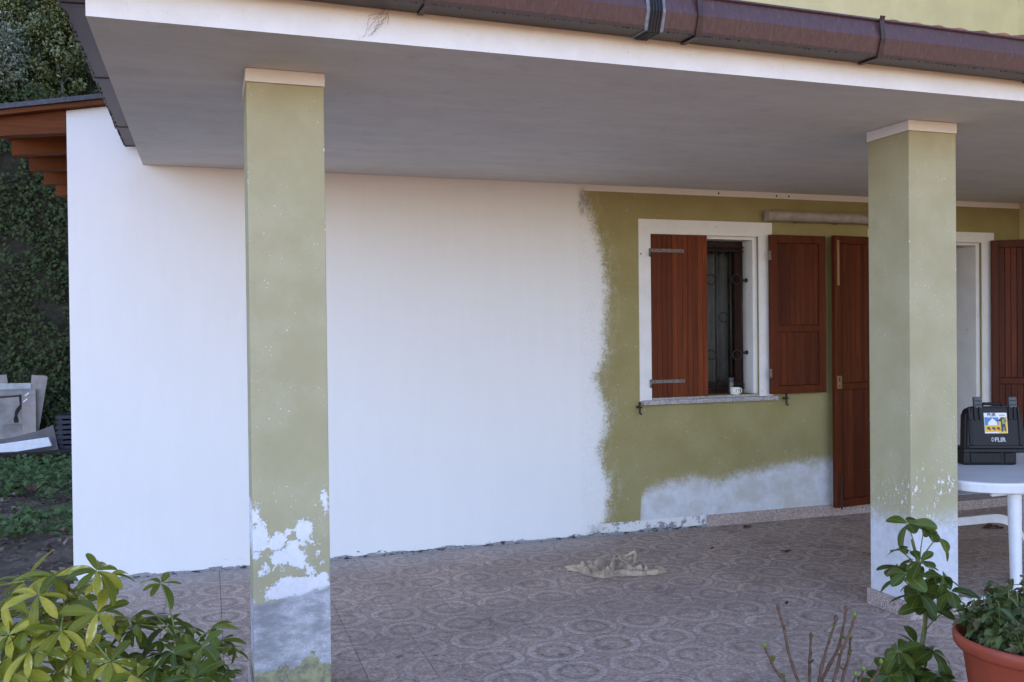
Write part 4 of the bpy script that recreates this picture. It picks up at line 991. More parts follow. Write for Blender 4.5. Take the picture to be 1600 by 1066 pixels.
cpart('side_rib', box(0.030, 0.046, -0.006, 0.003, 0.03, 0.17, 0.003), M['case'], lid)
cpart('side_rib', box(CW-0.03, CW-0.014, -0.006, 0.003, 0.03, 0.17, 0.003), M['case'], lid)
for x0 in (0.072, CW-0.068):
    l_ = cpart('latch', box(x0, x0+0.045, 0.004, 0.030, 0.225, 0.312, 0.005, 2), M['latch'], case)
    cpart('latch_ridge', box(x0+0.006, x0+0.039, 0.0015, 0.0045, 0.262, 0.268), M['case'], l_); cpart('latch_ridge', box(x0+0.006, x0+0.039, 0.0015, 0.0045, 0.285, 0.291), M['case'], l_)
cpart('handle', tubes([([(0.115, 0.03, 0.25), (0.13, 0.02, 0.272), (0.225, 0.02, 0.272), (0.24, 0.03, 0.25)], 0.010)], 8), M['case'])
# sticker and lettering
def flat(poly, y, mat, name, parent):
    return cpart(name, prism_y([(x, z) for x, z in poly], y, y+0.0006), mat, parent)
sx, sz, sw, shh = 0.118, 0.100, 0.128, 0.118
st = flat([(sx, sz), (sx+sw, sz), (sx+sw, sz+shh), (sx, sz+shh)], -0.0016, M['print_white'], 'sticker', case)
def q(u0, u1, v0, v1): return [(sx+sw*u0, sz+shh*v0), (sx+sw*u1, sz+shh*v0), (sx+sw*u1, sz+shh*v1), (sx+sw*u0, sz+shh*v1)]
flat(q(0.02, 0.62, 0.38, 0.78), -0.0024, M['print_blue'], 'print_sky', st)
flat([(sx+sw*a, sz+shh*b) for a, b in ((0.02, 0.06), (0.60, 0.06), (0.66, 0.015), (0.98, 0.015), (0.98, 0.80), (0.70, 0.80), (0.60, 0.40), (0.02, 0.40))], -0.0032, M['print_yellow'], 'print_field', st)
flat([(sx+sw*a, sz+shh*b) for a, b in ((0.16, 0.40), (0.16, 0.52), (0.36, 0.74), (0.56, 0.52), (0.56, 0.40))], -0.0040, M['print_white'], 'print_house', st)
flat([(sx+sw*a, sz+shh*b) for a, b in ((0.72, 0.08), (0.80, 0.08), (0.83, 0.38), (0.86, 0.10), (0.93, 0.10), (0.90, 0.50), (0.95, 0.62), (0.88, 0.76), (0.76, 0.78), (0.66, 0.68), (0.58, 0.66), (0.58, 0.60), (0.72, 0.58))], -0.0040, M['print_navy'], 'print_figure', st)
flat(q(0.77, 0.88, 0.45, 0.70), -0.0048, M['print_green'], 'print_vest', st)
for k, u in enumerate((0.10, 0.32, 0.52)):
    flat(q(u, u+0.13, 0.20, 0.30), -0.0040, M['print_navy'], 'print_device', st); flat(q(u+0.06, u+0.16, 0.14, 0.22), -0.0046, M['print_red'], 'print_badge', st)
def lettering(txt, size, x, z, y, mat, name, parent, off=0.0):
    cu_ = bpy.data.curves.new('t', 'FONT'); cu_.body = txt; cu_.size = size; cu_.extrude = 0.0004; cu_.offset = off
    o_ = bpy.data.objects.new('t', cu_); link(o_); bpy.context.view_layer.update()
    me_ = bpy.data.meshes.new_from_object(o_); bpy.data.objects.remove(o_)
    me_.transform(Matrix.Translation((x, y, z)) @ Matrix.Rotation(R(90), 4, 'X'))
    return cpart(name, me_, mat, parent)
lettering('FLIR', 0.026, sx+sw*0.15, sz+shh*0.835, -0.0028, M['print_navy'], 'lettering', st, 0.0006)
lettering('FLIR', 0.034, 0.168, 0.052, -0.0022, M['print_grey'], 'lettering', case, 0.0010)
flat(q(0.66, 0.92, 0.85, 0.875), -0.0024, M['print_red'], 'print_line', st); flat(q(0.66, 0.90, 0.90, 0.925), -0.0024, M['print_grey'], 'print_line', st)
dm = [(0.148, 0.064), (0.157, 0.077), (0.166, 0.064), (0.157, 0.051)]
flat([(0.1485, 0.0655), (0.157, 0.0785), (0.1655, 0.0655), (0.161, 0.0655), (0.157, 0.0715), (0.153, 0.0655)], -0.0022, M['print_grey'], 'emblem', case)
flat([(0.1485, 0.0625), (0.153, 0.0625), (0.157, 0.0565), (0.161, 0.0625), (0.1655, 0.0625), (0.157, 0.0495)], -0.0022, M['print_grey'], 'emblem', case)

# ---- scrap of white paper at the pillar foot
V = []; F = []
for i in range(9):
    for j in range(7):
        u, v = i/8-.5, j/6-.5; V.append((u*0.16, v*0.11, 0.03+0.10*(u+.5)*0.55+0.03*noise3((u, v, 0), 4, 2)+0.012*math.sin(v*9)))
for i in range(8):
    for j in range(6): a = i*7+j; F.append((a, a+1, a+8, a+7))
pp = obj('paper_scrap', mesh(V, F), M['print_white']); pp.location = (3.62, 3.56, 0.05); pp.rotation_euler = (0.9, 0.25, 2.6); mo = pp.modifiers.new('s', 'SOLIDIFY'); mo.thickness = 0.0008
tag(pp, 'crumpled scrap of white paper propped at the foot of the right pillar', 'paper')

def leaf_cloud(P, Nrm, size, aspect=0.62, jitter=0.6):
    """folded four-point leaves at points P with normals Nrm -> mesh"""
    n = len(P); 
    N = Nrm + nrng.normal(0, jitter, (n, 3)); N /= np.linalg.norm(N, axis=1)[:, None]+1e-9
    T = nrng.normal(0, 1, (n, 3)); T[:, 2] -= 0.4; T -= N*(T*N).sum(1)[:, None]; T /= np.linalg.norm(T, axis=1)[:, None]+1e-9
    B = np.cross(N, T); s = (size*nrng.uniform(0.6, 1.35, n))[:, None]
    v0 = P; v2 = P+T*s-N*s*0.15; v1 = P+T*s*0.45+B*s*aspect*0.5+N*s*0.08; v3 = P+T*s*0.45-B*s*aspect*0.5+N*s*0.08
    V = np.stack([v0, v1, v2, v3], 1).reshape(-1, 3)
    me = bpy.data.meshes.new('leaves'); me.vertices.add(4*n); me.vertices.foreach_set('co', V.astype(np.float32).ravel())
    idx = np.arange(n)*4; tri = np.stack([idx, idx+1, idx+2, idx, idx+2, idx+3], 1).ravel()
    me.loops.add(6*n); me.loops.foreach_set('vertex_index', tri.astype(np.int32)); me.polygons.add(2*n)
    me.polygons.foreach_set('loop_start', (np.arange(2*n)*3).astype(np.int32)); me.polygons.foreach_set('loop_total', np.full(2*n, 3, np.int32)); me.update(calc_edges=True)
    return me
# =================================================================== PLANTS
M['umb_light'] = leaf_material('variegated_umbrella_leaf', [(0.15, 0.17, 0.010), (0.33, 0.30, 0.024), (0.50, 0.42, 0.05), (0.20, 0.21, 0.014), (0.06, 0.08, 0.007), (0.28, 0.27, 0.020), (0.09, 0.12, 0.010)], cream=(0.60, 0.56, 0.26), cream_amt=0.28, rough=0.38, trans=0.30, spec=0.3)
M['umb_dark'] = leaf_material('umbrella_leaf', [(0.060, 0.090, 0.009), (0.10, 0.14, 0.012), (0.16, 0.19, 0.016), (0.042, 0.070, 0.008)], cream=(0.50, 0.50, 0.22), cream_amt=0.07, rough=0.36, trans=0.22, spec=0.32)
M['umb_deep'] = leaf_material('deep_green_umbrella_leaf', [(0.036, 0.062, 0.009), (0.058, 0.092, 0.012), (0.088, 0.125, 0.016)], rough=0.36, trans=0.2, spec=0.32)
M['stem_brown'] = simple('brown_stem', (0.17, 0.095, 0.035), 0.7, 0.4, 30, 0.4, 120)
M['stem_green'] = simple('green_stalk', (0.20, 0.22, 0.055), 0.5, 0.2, 30)
M['stem_olive'] = simple('olive_stem', (0.13, 0.15, 0.05), 0.55, 0.3, 30, 0.3, 90)
M['twig'] = simple('grey_brown_twig', (0.12, 0.064, 0.040), 0.8, 0.35, 60, 0.5, 200)
M['bud'] = simple('green_bud', (0.14, 0.20, 0.03), 0.5, 0.2, 40)
def leaflet_mesh(l, w, droop, fold, seed):
    """obovate leaflet along +X, midrib on y=0"""
    V = []; F = []; nu, nv = 9, 4
    for i in range(nu+1):
        u = i/nu; hw = w*1.12*(max(0.0, 1-abs((u-0.62)/(0.62 if u < 0.62 else 0.40))**(1.7 if u < 0.62 else 2.0)))**(0.9 if u < 0.62 else 0.7)+0.0012
        x = l*(u-0.10*droop*u*u); z = -l*droop*0.55*u*u
        for j in range(nv+1):
            v = (j/nv-.5)*2
            V.append((x, hw*v, z+fold*hw*abs(v)+0.05*w*math.sin(u*7+seed+v*2)))
    for i in range(nu):
        for j in range(nv): a = i*(nv+1)+j; F.append((a, a+nv+1, a+nv+2, a+1))
    return mesh(V, F, True)
LEAFLETS = [leaflet_mesh(0.104, 0.0160, 0.35, 0.35, 0), leaflet_mesh(0.112, 0.0170, 0.75, 0.25, 1), leaflet_mesh(0.094, 0.0172, 0.10, 0.40, 2), leaflet_mesh(0.108, 0.0145, 1.0, 0.3, 3)]
def leaflets_for(mat):
    out = []
    for me in LEAFLETS: m2 = me.copy(); m2.materials.clear(); m2.materials.append(mat); out.append(m2)
    return out
def umbrella_plant(name, base, trunk, hubs, label, leafmat, stemmat, trad, pot_r, pot_h, group, size=1.0, seed=1, n_leaf=(7, 9), more=0.45, wf=1.1):
    r = random.Random(seed); root = thing(name, base, label, 'plant', group)
    trunk = [Vector(p) for p in trunk]
    def spl(c, n=6):
        out = []
        for i in range(len(c)-1):
            p0 = c[max(0, i-1)]; p1 = c[i]; p2 = c[i+1]; p3 = c[min(len(c)-1, i+2)]
            for k in range(n):
                s = k/n; out.append(0.5*((2*p1)+(p2-p0)*s+(2*p0-5*p1+4*p2-p3)*s*s+(3*p1-p0-3*p2+p3)*s*s*s))
        return out+[c[-1]]
    tp = spl(trunk); n = len(tp)
    obj('trunk', tubes([(tp, [trad*(1-0.55*i/(n-1))*(1+0.10*math.sin(i*1.9)) for i in range(n)])], 10), stemmat, root)
    variants = leaflets_for(leafmat)
    bx, by = base[0], base[1]
    obj('pot', lathe([(pot_r*0.70, 0.0), (pot_r*0.72, 0.004), (pot_r*0.94, pot_h*0.86), (pot_r, pot_h*0.87), (pot_r*1.02, pot_h*0.99), (pot_r*0.98, pot_h), (pot_r*0.92, pot_h*0.98), (pot_r*0.90, pot_h*0.90)], 36, (bx, by)), M['terracotta'], root)
    obj('soil', lathe([(pot_r*0.85, pot_h*0.84), (pot_r*0.895, pot_h*0.885), (pot_r*0.4, pot_h*0.90)], 30, (bx, by)), M['soil'], root)
    extra = [(p_[0]+r.uniform(-.07, .07), p_[1]+r.uniform(-.03, .09), p_[2]-r.uniform(.03, .10)) for p_ in hubs if r.random() < more]
    for h in list(hubs)+extra:
        h = Vector(h)
        # attach low on the trunk
        best = min(tp, key=lambda q: abs((h-q).length-0.15*size-0.25*max(0, 0)) + (0.5 if q.z > h.z+0.01 else 0))
        d = h-best
        mid1 = best+d*0.4+Vector((0, 0, 0.10*d.length)); 
        pet = spl([best, mid1, h], 5)
        lf = obj('leaf', tubes([(pet, [0.0034*size*(1-0.4*i/(len(pet)-1)) for i in range(len(pet))])], 6), M['stem_green'], root)
        out_ = Vector((d.x, d.y, 0)); 
        nrm = (Vector((0, 0, 1)) + (out_.normalized() if out_.length > 0.01 else Vector((0, 0, 0)))*r.uniform(0.25, 0.75) + Vector((r.uniform(-.4, .4), r.uniform(-.45, .35), 0))).normalized()
        q0 = nrm.to_track_quat('Z', 'Y'); nl = r.randint(*n_leaf); a0 = r.uniform(0, 6.28); hs = size*r.uniform(0.70, 1.15)
        for k in range(nl):
            a = a0+2*math.pi*k/nl+r.uniform(-.12, .12)
            o_ = bpy.data.objects.new('leaflet', r.choice(variants)); link(o_)
            tilt = r.uniform(-0.45, 0.45); s = hs*r.uniform(0.62, 1.10)
            M4 = Matrix.Translation(h) @ q0.to_matrix().to_4x4() @ Matrix.Rotation(a, 4, 'Z') @ Matrix.Rotation(tilt, 4, 'Y') @ Matrix.Translation((0.004*size, 0, 0)) @ Matrix.Rotation(r.uniform(-.35, .35), 4, 'X') @ Matrix.Diagonal((s, s*wf, s, 1))
            o_.matrix_basis = M4; o_.parent = lf
        # short stalklets
    return root
HA = [(-0.504,2.924,0.788),(-0.419,2.822,0.81),(-0.3,2.73,0.838),(-0.544,2.863,0.75),(-0.444,2.725,0.787),(-0.367,2.961,0.685),(-0.294,2.674,0.736),(-0.472,2.891,0.674),(-0.38,2.65,0.707),(-0.316,2.838,0.628),(-0.274,2.929,0.608),(-0.45,2.62,0.669),(-0.521,2.749,0.68),(-0.405,3.025,0.526),(-0.242,2.972,0.624),(-0.489,2.632,0.609),(-0.39,2.652,0.594),(-0.344,2.846,0.531),(-0.251,2.553,0.641),(-0.564,3.079,0.634),(-0.465,2.993,0.563),(-0.619,2.941,0.764),(-0.622,2.836,0.686),(-0.589,2.824,0.598),(-0.439,2.667,0.538),(-0.327,2.63,0.529),(-0.392,3.023,0.71)]
umbrella_plant('umbrella_plant', (-0.40, 2.863, -0.012), [(-0.40, 2.863, 0.20), (-0.40, 2.863, 0.34), (-0.398, 2.864, 0.494), (-0.395, 2.865, 0.633), (-0.391, 2.865, 0.776)], HA,
    'yellow-green variegated umbrella plant with brown trunk at the far left', M['umb_light'], M['stem_brown'], 0.0125, 0.17, 0.28, 'umbrella plants in front of the porch', 0.94, 5, more=0.95, wf=0.92)
HB = [(-0.145,2.94,0.732),(-0.216,2.91,0.626),(-0.074,2.81,0.611),(-0.028,2.741,0.592),(-0.147,2.939,0.561),(-0.153,2.782,0.538),(-0.068,2.649,0.574),(-0.2,2.903,0.483),(0.009,2.781,0.528),(0.052,2.82,0.553),(-0.131,2.987,0.588),(-0.007,2.893,0.589),(-0.054,2.592,0.554),(-0.231,2.808,0.494),(0.03,2.721,0.509),(-0.109,2.768,0.575),(-0.119,2.666,0.513),(-0.022,2.633,0.494),(-0.192,3.006,0.505),(0.024,2.934,0.542)]
umbrella_plant('umbrella_plant', (-0.088, 2.811, -0.012), [(-0.088, 2.811, 0.16), (-0.088, 2.811, 0.258), (-0.086, 2.812, 0.426), (-0.093, 2.815, 0.538), (-0.103, 2.872, 0.587)], HB,
    'lower dark green umbrella plant in front of the peeling left pillar', M['umb_dark'], M['stem_olive'], 0.009, 0.13, 0.22, 'umbrella plants in front of the porch', 0.84, 9, (6, 8), more=0.7, wf=1.12)
HC = [(2.549,2.829,0.725),(2.607,2.81,0.707),(2.616,2.754,0.683),(2.482,2.798,0.635),(2.48,2.693,0.618),(2.627,2.801,0.556),(2.636,2.745,0.534),(2.521,2.837,0.519),(2.512,2.734,0.485),(2.625,2.696,0.492),(2.746,2.866,0.418),(2.641,2.901,0.463),(2.716,2.77,0.404),(2.434,2.757,0.269),(2.572,2.817,0.263),(2.63,2.797,0.232),(2.404,2.766,0.18),(2.582,2.707,0.177),(2.599,2.806,0.132),(2.389,2.824,0.138),(2.527,2.831,0.179),(2.617,2.695,0.125),(2.452,2.855,0.087)]
umbrella_plant('umbrella_plant', (2.552, 2.819, -0.012), [(2.552, 2.819, 0.05), (2.556, 2.82, 0.09), (2.559, 2.82, 0.14), (2.59, 2.81, 0.24), (2.609, 2.806, 0.379), (2.593, 2.812, 0.487), (2.587, 2.815, 0.556), (2.563, 2.824, 0.665)], HC,
    'slim dark green umbrella plant in front of the right pillar', M['umb_deep'], M['stem_olive'], 0.0125, 0.13, 0.115, 'umbrella plants in front of the porch', 0.98, 23, (5, 7), wf=1.40)

# bare budding shrub
DT = [[(1.925,2.664,0.256),(1.896,2.675,0.356),(1.881,2.681,0.446),(1.862,2.688,0.509)],[(1.899,2.698,0.242),(1.86,2.711,0.299),(1.831,2.722,0.369)],[(1.991,2.692,0.237),(1.995,2.692,0.317),(1.999,2.691,0.394)],[(1.998,2.652,0.251),(2.026,2.644,0.364),(2.06,2.634,0.465)],[(2.027,2.668,0.25),(2.081,2.651,0.355),(2.095,2.647,0.411),(2.11,2.643,0.492)],[(2.043,2.624,0.257),(2.071,2.616,0.368),(2.091,2.61,0.409),(2.115,2.603,0.482)],[(2.085,2.636,0.245),(2.106,2.629,0.324),(2.117,2.627,0.401)],[(2.17,2.625,0.20),(2.222,2.615,0.272),(2.232,2.612,0.3)],[(2.10,2.613,0.20),(2.122,2.611,0.272)],[(2.13,2.625,0.20),(2.165,2.622,0.28)]]
bs = thing('budding_shrub', (2.02, 2.66, -0.012), 'bare brown twigs with a few green buds sprouting from a pot', 'shrub')
obj('pot', lathe([(0.10, 0.0), (0.105, 0.004), (0.135, 0.15), (0.145, 0.152), (0.147, 0.175), (0.14, 0.177), (0.13, 0.165)], 36, (2.02, 2.66)), M['terracotta'], bs)
obj('soil', lathe([(0.115, 0.14), (0.129, 0.158), (0.05, 0.160)], 30, (2.02, 2.66)), M['soil'], bs)
BL = leaflet_mesh(0.026, 0.009, 0.2, 0.3, 2); BL.materials.append(M['umb_dark'])
for k, s in enumerate(DT):
    b0 = Vector((2.02+rng.uniform(-.05, .05), 2.66+rng.uniform(-.03, .03), 0.15)); pts = [b0]+[Vector(p) for p in s]
    fine = []
    for i in range(len(pts)-1):
        for q_ in range(4): u = q_/4; fine.append(pts[i].lerp(pts[i+1], u)+Vector((rng.uniform(-.0015, .0015), rng.uniform(-.0015, .0015), 0)))
    fine.append(pts[-1]); n = len(fine)
    tw = obj('twig', tubes([(fine, [(0.0064-0.0024*i/(n-1))*(1.25 if i % 3 == 0 else 0.95) for i in range(n)])], 7), M['twig'], bs)
    tip = pts[-1]
    obj('bud', lathe([(0.003, tip.z-0.002), (0.0075, tip.z+0.004), (0.0070, tip.z+0.011), (0.001, tip.z+0.020)], 8, (tip.x, tip.y)), M['twig'] if k in (0, 2, 3, 4) else M['bud'], tw)
    if k in (1, 2, 3, 5, 6, 9):
        for q_ in range(2):
            p = fine[int(n*rng.uniform(0.45, 0.97))-1]; o_ = bpy.data.objects.new('leaf', BL); link(o_)
            o_.matrix_basis = Matrix.Translation(p) @ Matrix.Rotation(rng.uniform(0, 6.28), 4, 'Z') @ Matrix.Rotation(-rng.uniform(.5, 1.1), 4, 'Y'); o_.parent = tw

# terracotta pot with a bushy plant
px_, py_, pr_, ph_ = 2.665, 2.372, 0.250, 0.425
pt = thing('potted_bush', (px_, py_, -0.012), 'large terracotta pot with a bushy small-leaved plant at the lower right', 'potted plant')
obj('pot', lathe([(pr_*0.66, -0.012), (pr_*0.68, -0.004), (pr_*0.885, ph_-0.062), (pr_*0.90, ph_-0.055), (pr_*0.975, ph_-0.050), (pr_*1.0, ph_-0.040), (pr_*1.01, ph_-0.018), (pr_*0.995, ph_-0.004), (pr_*0.975, ph_), (pr_*0.945, ph_-0.004), (pr_*0.90, ph_-0.05)], 64, (px_, py_)), M['terracotta'], pt)
obj('soil', lathe([(pr_*0.82, ph_-0.09), (pr_*0.905, ph_-0.050), (pr_*0.5, ph_-0.035), (pr_*0.05, ph_-0.03)], 40, (px_, py_)), M['soil'], pt)
M['bush_leaf'] = leaf_material('small_bush_leaf', [(0.030, 0.055, 0.014), (0.055, 0.095, 0.020), (0.10, 0.15, 0.03), (0.04, 0.075, 0.018), (0.15, 0.085, 0.05), (0.045, 0.08, 0.02)], rough=0.4, trans=0.2)
def lance_mesh(l, w, droop):
    V = []; F = []; nu = 5
    for i in range(nu+1):
        u = i/nu; hw = w*math.sin(math.pi*(u*0.97+0.015))**0.8
        for v in (-1, 0, 1): V.append((l*u, hw*v, -l*droop*u*u+abs(v)*hw*0.3))
    for i in range(nu):
        for j in range(2): a = i*3+j; F.append((a, a+3, a+4, a+1))
    return mesh(V, F, True)
LM = [lance_mesh(0.052, 0.013, 0.3), lance_mesh(0.058, 0.012, 0.6), lance_mesh(0.048, 0.014, 0.1)]
for m_ in LM: m_.materials.append(M['bush_leaf'])
r_ = random.Random(3); nleaf = 0
for k in range(34):
    a = r_.uniform(0, 6.28); rr = pr_*0.78*math.sqrt(r_.random()); b0 = Vector((px_+rr*math.cos(a), py_+rr*math.sin(a), ph_-0.04))
    lean = Vector((math.cos(a), math.sin(a), 0))*rr*r_.uniform(0.0, 0.28)
    hgt = r_.uniform(0.13, 0.235)*(1.05-0.30*rr/pr_)
    pts = [b0+lean*(u**1.5)+Vector((0.006*math.sin(u*5+k), 0.006*math.cos(u*4+k), hgt*u)) for u in [i/6 for i in range(7)]]
    stm = obj('stem', tubes([(pts, [0.0028-0.0012*i/6 for i in range(7)])], 5), M['stem_olive'], pt)
    for i in range(13):
        if nleaf >= 298: break
        u = 0.22+0.78*i/12; p = pts[min(6, int(u*6))].lerp(pts[min(6, int(u*6)+1)], u*6-int(u*6)) if u < 1 else pts[-1]
        o_ = bpy.data.objects.new('leaf', r_.choice(LM)); link(o_); s = r_.uniform(0.7, 1.25)*(1.1-0.3*u)
        o_.matrix_basis = Matrix.Translation(p) @ Matrix.Rotation(i*2.4+r_.uniform(-.4, .4), 4, 'Z') @ Matrix.Rotation(-r_.uniform(-0.5, 0.85)*(0.5+u*0.6), 4, 'Y') @ Matrix.Rotation(r_.uniform(-.5, .5), 4, 'X') @ Matrix.Diagonal((s, s, s, 1))
        o_.parent = stm; nleaf += 1
gb = np.random.default_rng(5); nb_ = 2600
rr_ = pr_*0.86*np.sqrt(gb.random(nb_)); aa_ = gb.uniform(0, 6.283, nb_)
dome = 0.150*np.sqrt(np.clip(1-(rr_/(pr_*1.06))**2, 0, 1))+0.025*np.sin(aa_*5+rr_*40)
Pb = np.stack([px_+rr_*np.cos(aa_), py_+rr_*np.sin(aa_), ph_-0.045+dome*gb.random(nb_)**0.6+0.012], 1)
Nb = np.stack([np.cos(aa_)*0.7, np.sin(aa_)*0.7, np.full(nb_, 0.8)], 1)
M['bush_fill'] = leaf_material('inner_bush_leaf', [(0.030, 0.055, 0.014), (0.055, 0.095, 0.020), (0.09, 0.13, 0.03), (0.04, 0.075, 0.018), (0.12, 0.07, 0.04), (0.045, 0.08, 0.02)], rough=0.5, trans=0.2, island=True, spec=0.3)
obj('inner_leaves', leaf_cloud(Pb, Nb, 0.042, 0.5, 0.7), M['bush_fill'], pt, kind='stuff')

# =================================================================== GARDEN BEHIND, LEFT
def sheet(name, poly, y, th, mat, label, cat, group, rx=0.0, rz=0.0, bow=0.0):
    me = prism_y([(x, z) for x, z in poly], 0, th)
    cx_ = sum(p[0] for p in poly)/len(poly); z0 = min(p[1] for p in poly)
    me.transform(Matrix.Translation((-cx_, 0, -z0)))
    o_ = obj(name, me, mat); o_.location = (cx_, y, z0); o_.rotation_euler = (rx, 0, rz); tag(o_, label, cat, group)
    return o_
M['board_grey'] = simple('weathered_grey_board', (0.27, 0.245, 0.235), 0.85, 0.3, 5, 0.4, 60)
M['board_tan'] = simple('weathered_tan_board', (0.31, 0.27, 0.245), 0.85, 0.2, 6, 0.4, 60)
M['board_pale'] = simple('pale_board', (0.40, 0.41, 0.41), 0.8, 0.2, 6, 0.3, 60)
M['board_dark'] = simple('dull_brown_sheet', (0.12, 0.105, 0.10), 0.8, 0.25, 6, 0.3, 50)
M['polystyrene'] = simple('white_foam', (0.76, 0.78, 0.82), 0.8, 0.06, 20, 0.4, 120)
M['navy_plastic'] = simple('navy_plastic', (0.020, 0.024, 0.042), 0.5, 0.2, 20)
M['beam'] = simple('dark_timber', (0.022, 0.014, 0.011), 0.85, 0.3, 20, 0.5, 60)
GJ = 'boards dumped against the ivy bank'
# the grey panel has stiles and a sunken field, like an old door or cabinet back
pn = thing('grey_panel', (-2.38, 12.62, 0.05), 'large grey framed panel with dark stains leaning among the boards', 'panel', GJ)
px0, px1, pz0, pz1 = -2.95, -2.052, 0.06, 0.835
obj('field', box(px0+0.02, px1-0.16, 12.632, 12.645, pz0+0.02, pz1-0.07), M['board_grey'], pn)
obj('rail', box(px0, px1-0.0005, 12.62, 12.66, pz1-0.065, pz1), M['board_grey'], pn); obj('stile', box(px1-0.155, px1, 12.618, 12.66, pz0, pz1-0.066), M['board_tan'], pn)
obj('cross_rail', box(px0, px1-0.156, 12.622, 12.631, 0.40, 0.42), M['board_grey'], pn)
V = []; F = []
for i in range(16):
    u = i/15; x = -2.225+0.02*math.sin(u*7)-0.06*u*u; z = 0.765-0.36*u; w = 0.012+0.016*abs(math.sin(u*9))
    V += [(x-w, 12.6305, z), (x+w, 12.6305, z), (x+w, 12.6315, z), (x-w, 12.6315, z)]
for i in range(15):
    for k in range(4): F.append((i*4+k, i*4+(k+1) % 4, (i+1)*4+(k+1) % 4, (i+1)*4+k))
obj('stain', mesh(V, F), M['beam'], pn); obj('stain', prism_y([(-2.90, 0.735), (-2.23, 0.760), (-2.24, 0.742), (-2.6, 0.722)], 12.6302, 12.6312), M['beam'], pn)
for z, dx in ((0.775, 0.0), (0.700, -0.02)): obj('scratch', prism_y([(-2.175+dx, z-0.02), (-2.13+dx, z+0.02), (-2.12+dx, z+0.005), (-2.165+dx, z-0.028)], 12.6165, 12.6175), M['polystyrene'], pn)
sheet('board', [(-2.19, 0.05), (-2.075, 0.05), (-1.938, 0.90), (-1.927, 0.975), (-1.95, 0.992), (-2.105, 1.004)], 12.70, 0.022, M['board_tan'], 'tan board standing tallest and tilted behind the grey panel', 'board', GJ)
sheet('board', [(-2.62, 0.05), (-2.372, 0.05), (-2.378, 0.90), (-2.389, 1.017), (-2.60, 1.005)], 12.72, 0.022, M['board_tan'], 'tan board at the picture edge behind the grey panel', 'board', GJ)
sheet('board', [(-2.60, 0.05), (-2.11, 0.05), (-2.109, 0.905), (-2.60, 0.912)], 12.685, 0.018, M['board_pale'], 'pale board whose top edge shows between two tan boards', 'board', GJ)
V = []; F = []; pts = [(-2.95, 0.165, 0.0), (-2.66, 0.205, 0), (-2.31, 0.245, 0), (-2.023, 0.313, 0), (-1.85, 0.378, 0)]; low = [(-2.95, 0.02), (-2.66, 0.03), (-2.31, 0.04), (-2.0, 0.06), (-1.772, 0.09)]
for (a, b, _), (c_, d_) in zip(pts, low): V += [(a, 12.56, b), (c_, 12.40, d_), (c_, 12.41, d_-0.012), (a, 12.572, b-0.012)]
for i in range(4):
    for k in range(4): F.append((i*4+k, i*4+(k+1) % 4, (i+1)*4+(k+1) % 4, (i+1)*4+k))
F += [(3, 2, 1, 0), (16, 17, 18, 19)]
bs_ = obj('bent_sheet', mesh(V, F), M['board_dark']); tag(bs_, 'dark bent sheet curling up under the grey panel', 'sheet', GJ)
bm = bmesh.new()
fo = [(-2.75, 0.155), (-1.868, 0.252), (-1.832, 0.145), (-2.30, 0.085), (-2.75, 0.085)]
vs = [bm.verts.new((x, y, z)) for y in (12.30, 12.36) for x, z in fo]
bm.faces.new(vs[:5]); bm.faces.new(vs[:4:-1])
for j in range(5): bm.faces.new((vs[j], vs[(j+1) % 5], vs[5+(j+1) % 5], vs[5+j]))
bmesh.ops.bevel(bm, geom=bm.edges[:], offset=0.006, segments=1, affect='EDGES')
fm = obj('foam_slab', bm_mesh(bm), M['polystyrene']); tag(fm, 'wedge of bright white foam lying in front of the dark bent sheet', 'foam slab', GJ)
crt = thing('plastic_crate', (-1.66, 12.62, 0.05), 'dark navy slatted plastic crates stacked beside the white wall', 'crate', GJ)
for k in range(7): obj('slat', box(-1.815+0.012*(k % 2), -1.42, 12.50, 12.80, 0.075+k*0.063, 0.075+k*0.063+0.044, 0.004), M['navy_plastic'], crt)
for x in (-1.79, -1.50): obj('post', box(x, x+0.05, 12.515, 12.79, 0.02, 0.50), M['navy_plastic'], crt)
bmm = obj('timber_beam', box(-3.6, -1.25, 12.10, 12.24, -0.04, 0.105, 0.008), M['beam']); bmm.rotation_euler = (0, 0, 0); tag(bmm, 'long dark timber lying on the ground before the dumped boards', 'timber', GJ)

# leaves -------------------------------------------------------------
M['ivy'] = leaf_material('ivy_leaf', [(0.010, 0.020, 0.007), (0.016, 0.034, 0.010), (0.026, 0.050, 0.013), (0.012, 0.024, 0.008), (0.045, 0.066, 0.017)], rough=0.65, trans=0.12, island=True, spec=0.15)
M['cover'] = leaf_material('ground_cover_leaf', [(0.030, 0.072, 0.024), (0.048, 0.105, 0.036), (0.066, 0.135, 0.044), (0.038, 0.085, 0.030)], rough=0.65, trans=0.2, island=True, spec=0.15)
M['tree_a'] = leaf_material('glossy_evergreen_leaf', [(0.050, 0.066, 0.014), (0.076, 0.096, 0.020), (0.12, 0.135, 0.032), (0.19, 0.19, 0.08), (0.058, 0.078, 0.017)], rough=0.32, trans=0.2, island=True, spec=0.6)
M['tree_b'] = leaf_material('grey_green_leaf', [(0.066, 0.080, 0.036), (0.088, 0.102, 0.046), (0.115, 0.125, 0.060), (0.076, 0.086, 0.042)], rough=0.5, trans=0.2, island=True)
M['tree_c'] = leaf_material('mid_green_leaf', [(0.050, 0.066, 0.014), (0.075, 0.092, 0.019), (0.105, 0.120, 0.024), (0.13, 0.13, 0.026)], rough=0.45, trans=0.25, island=True)
M['tree_d'] = leaf_material('pale_shrub_leaf', [(0.06, 0.085, 0.04), (0.10, 0.13, 0.07), (0.22, 0.23, 0.17), (0.30, 0.31, 0.25)], rough=0.35, trans=0.15, island=True)
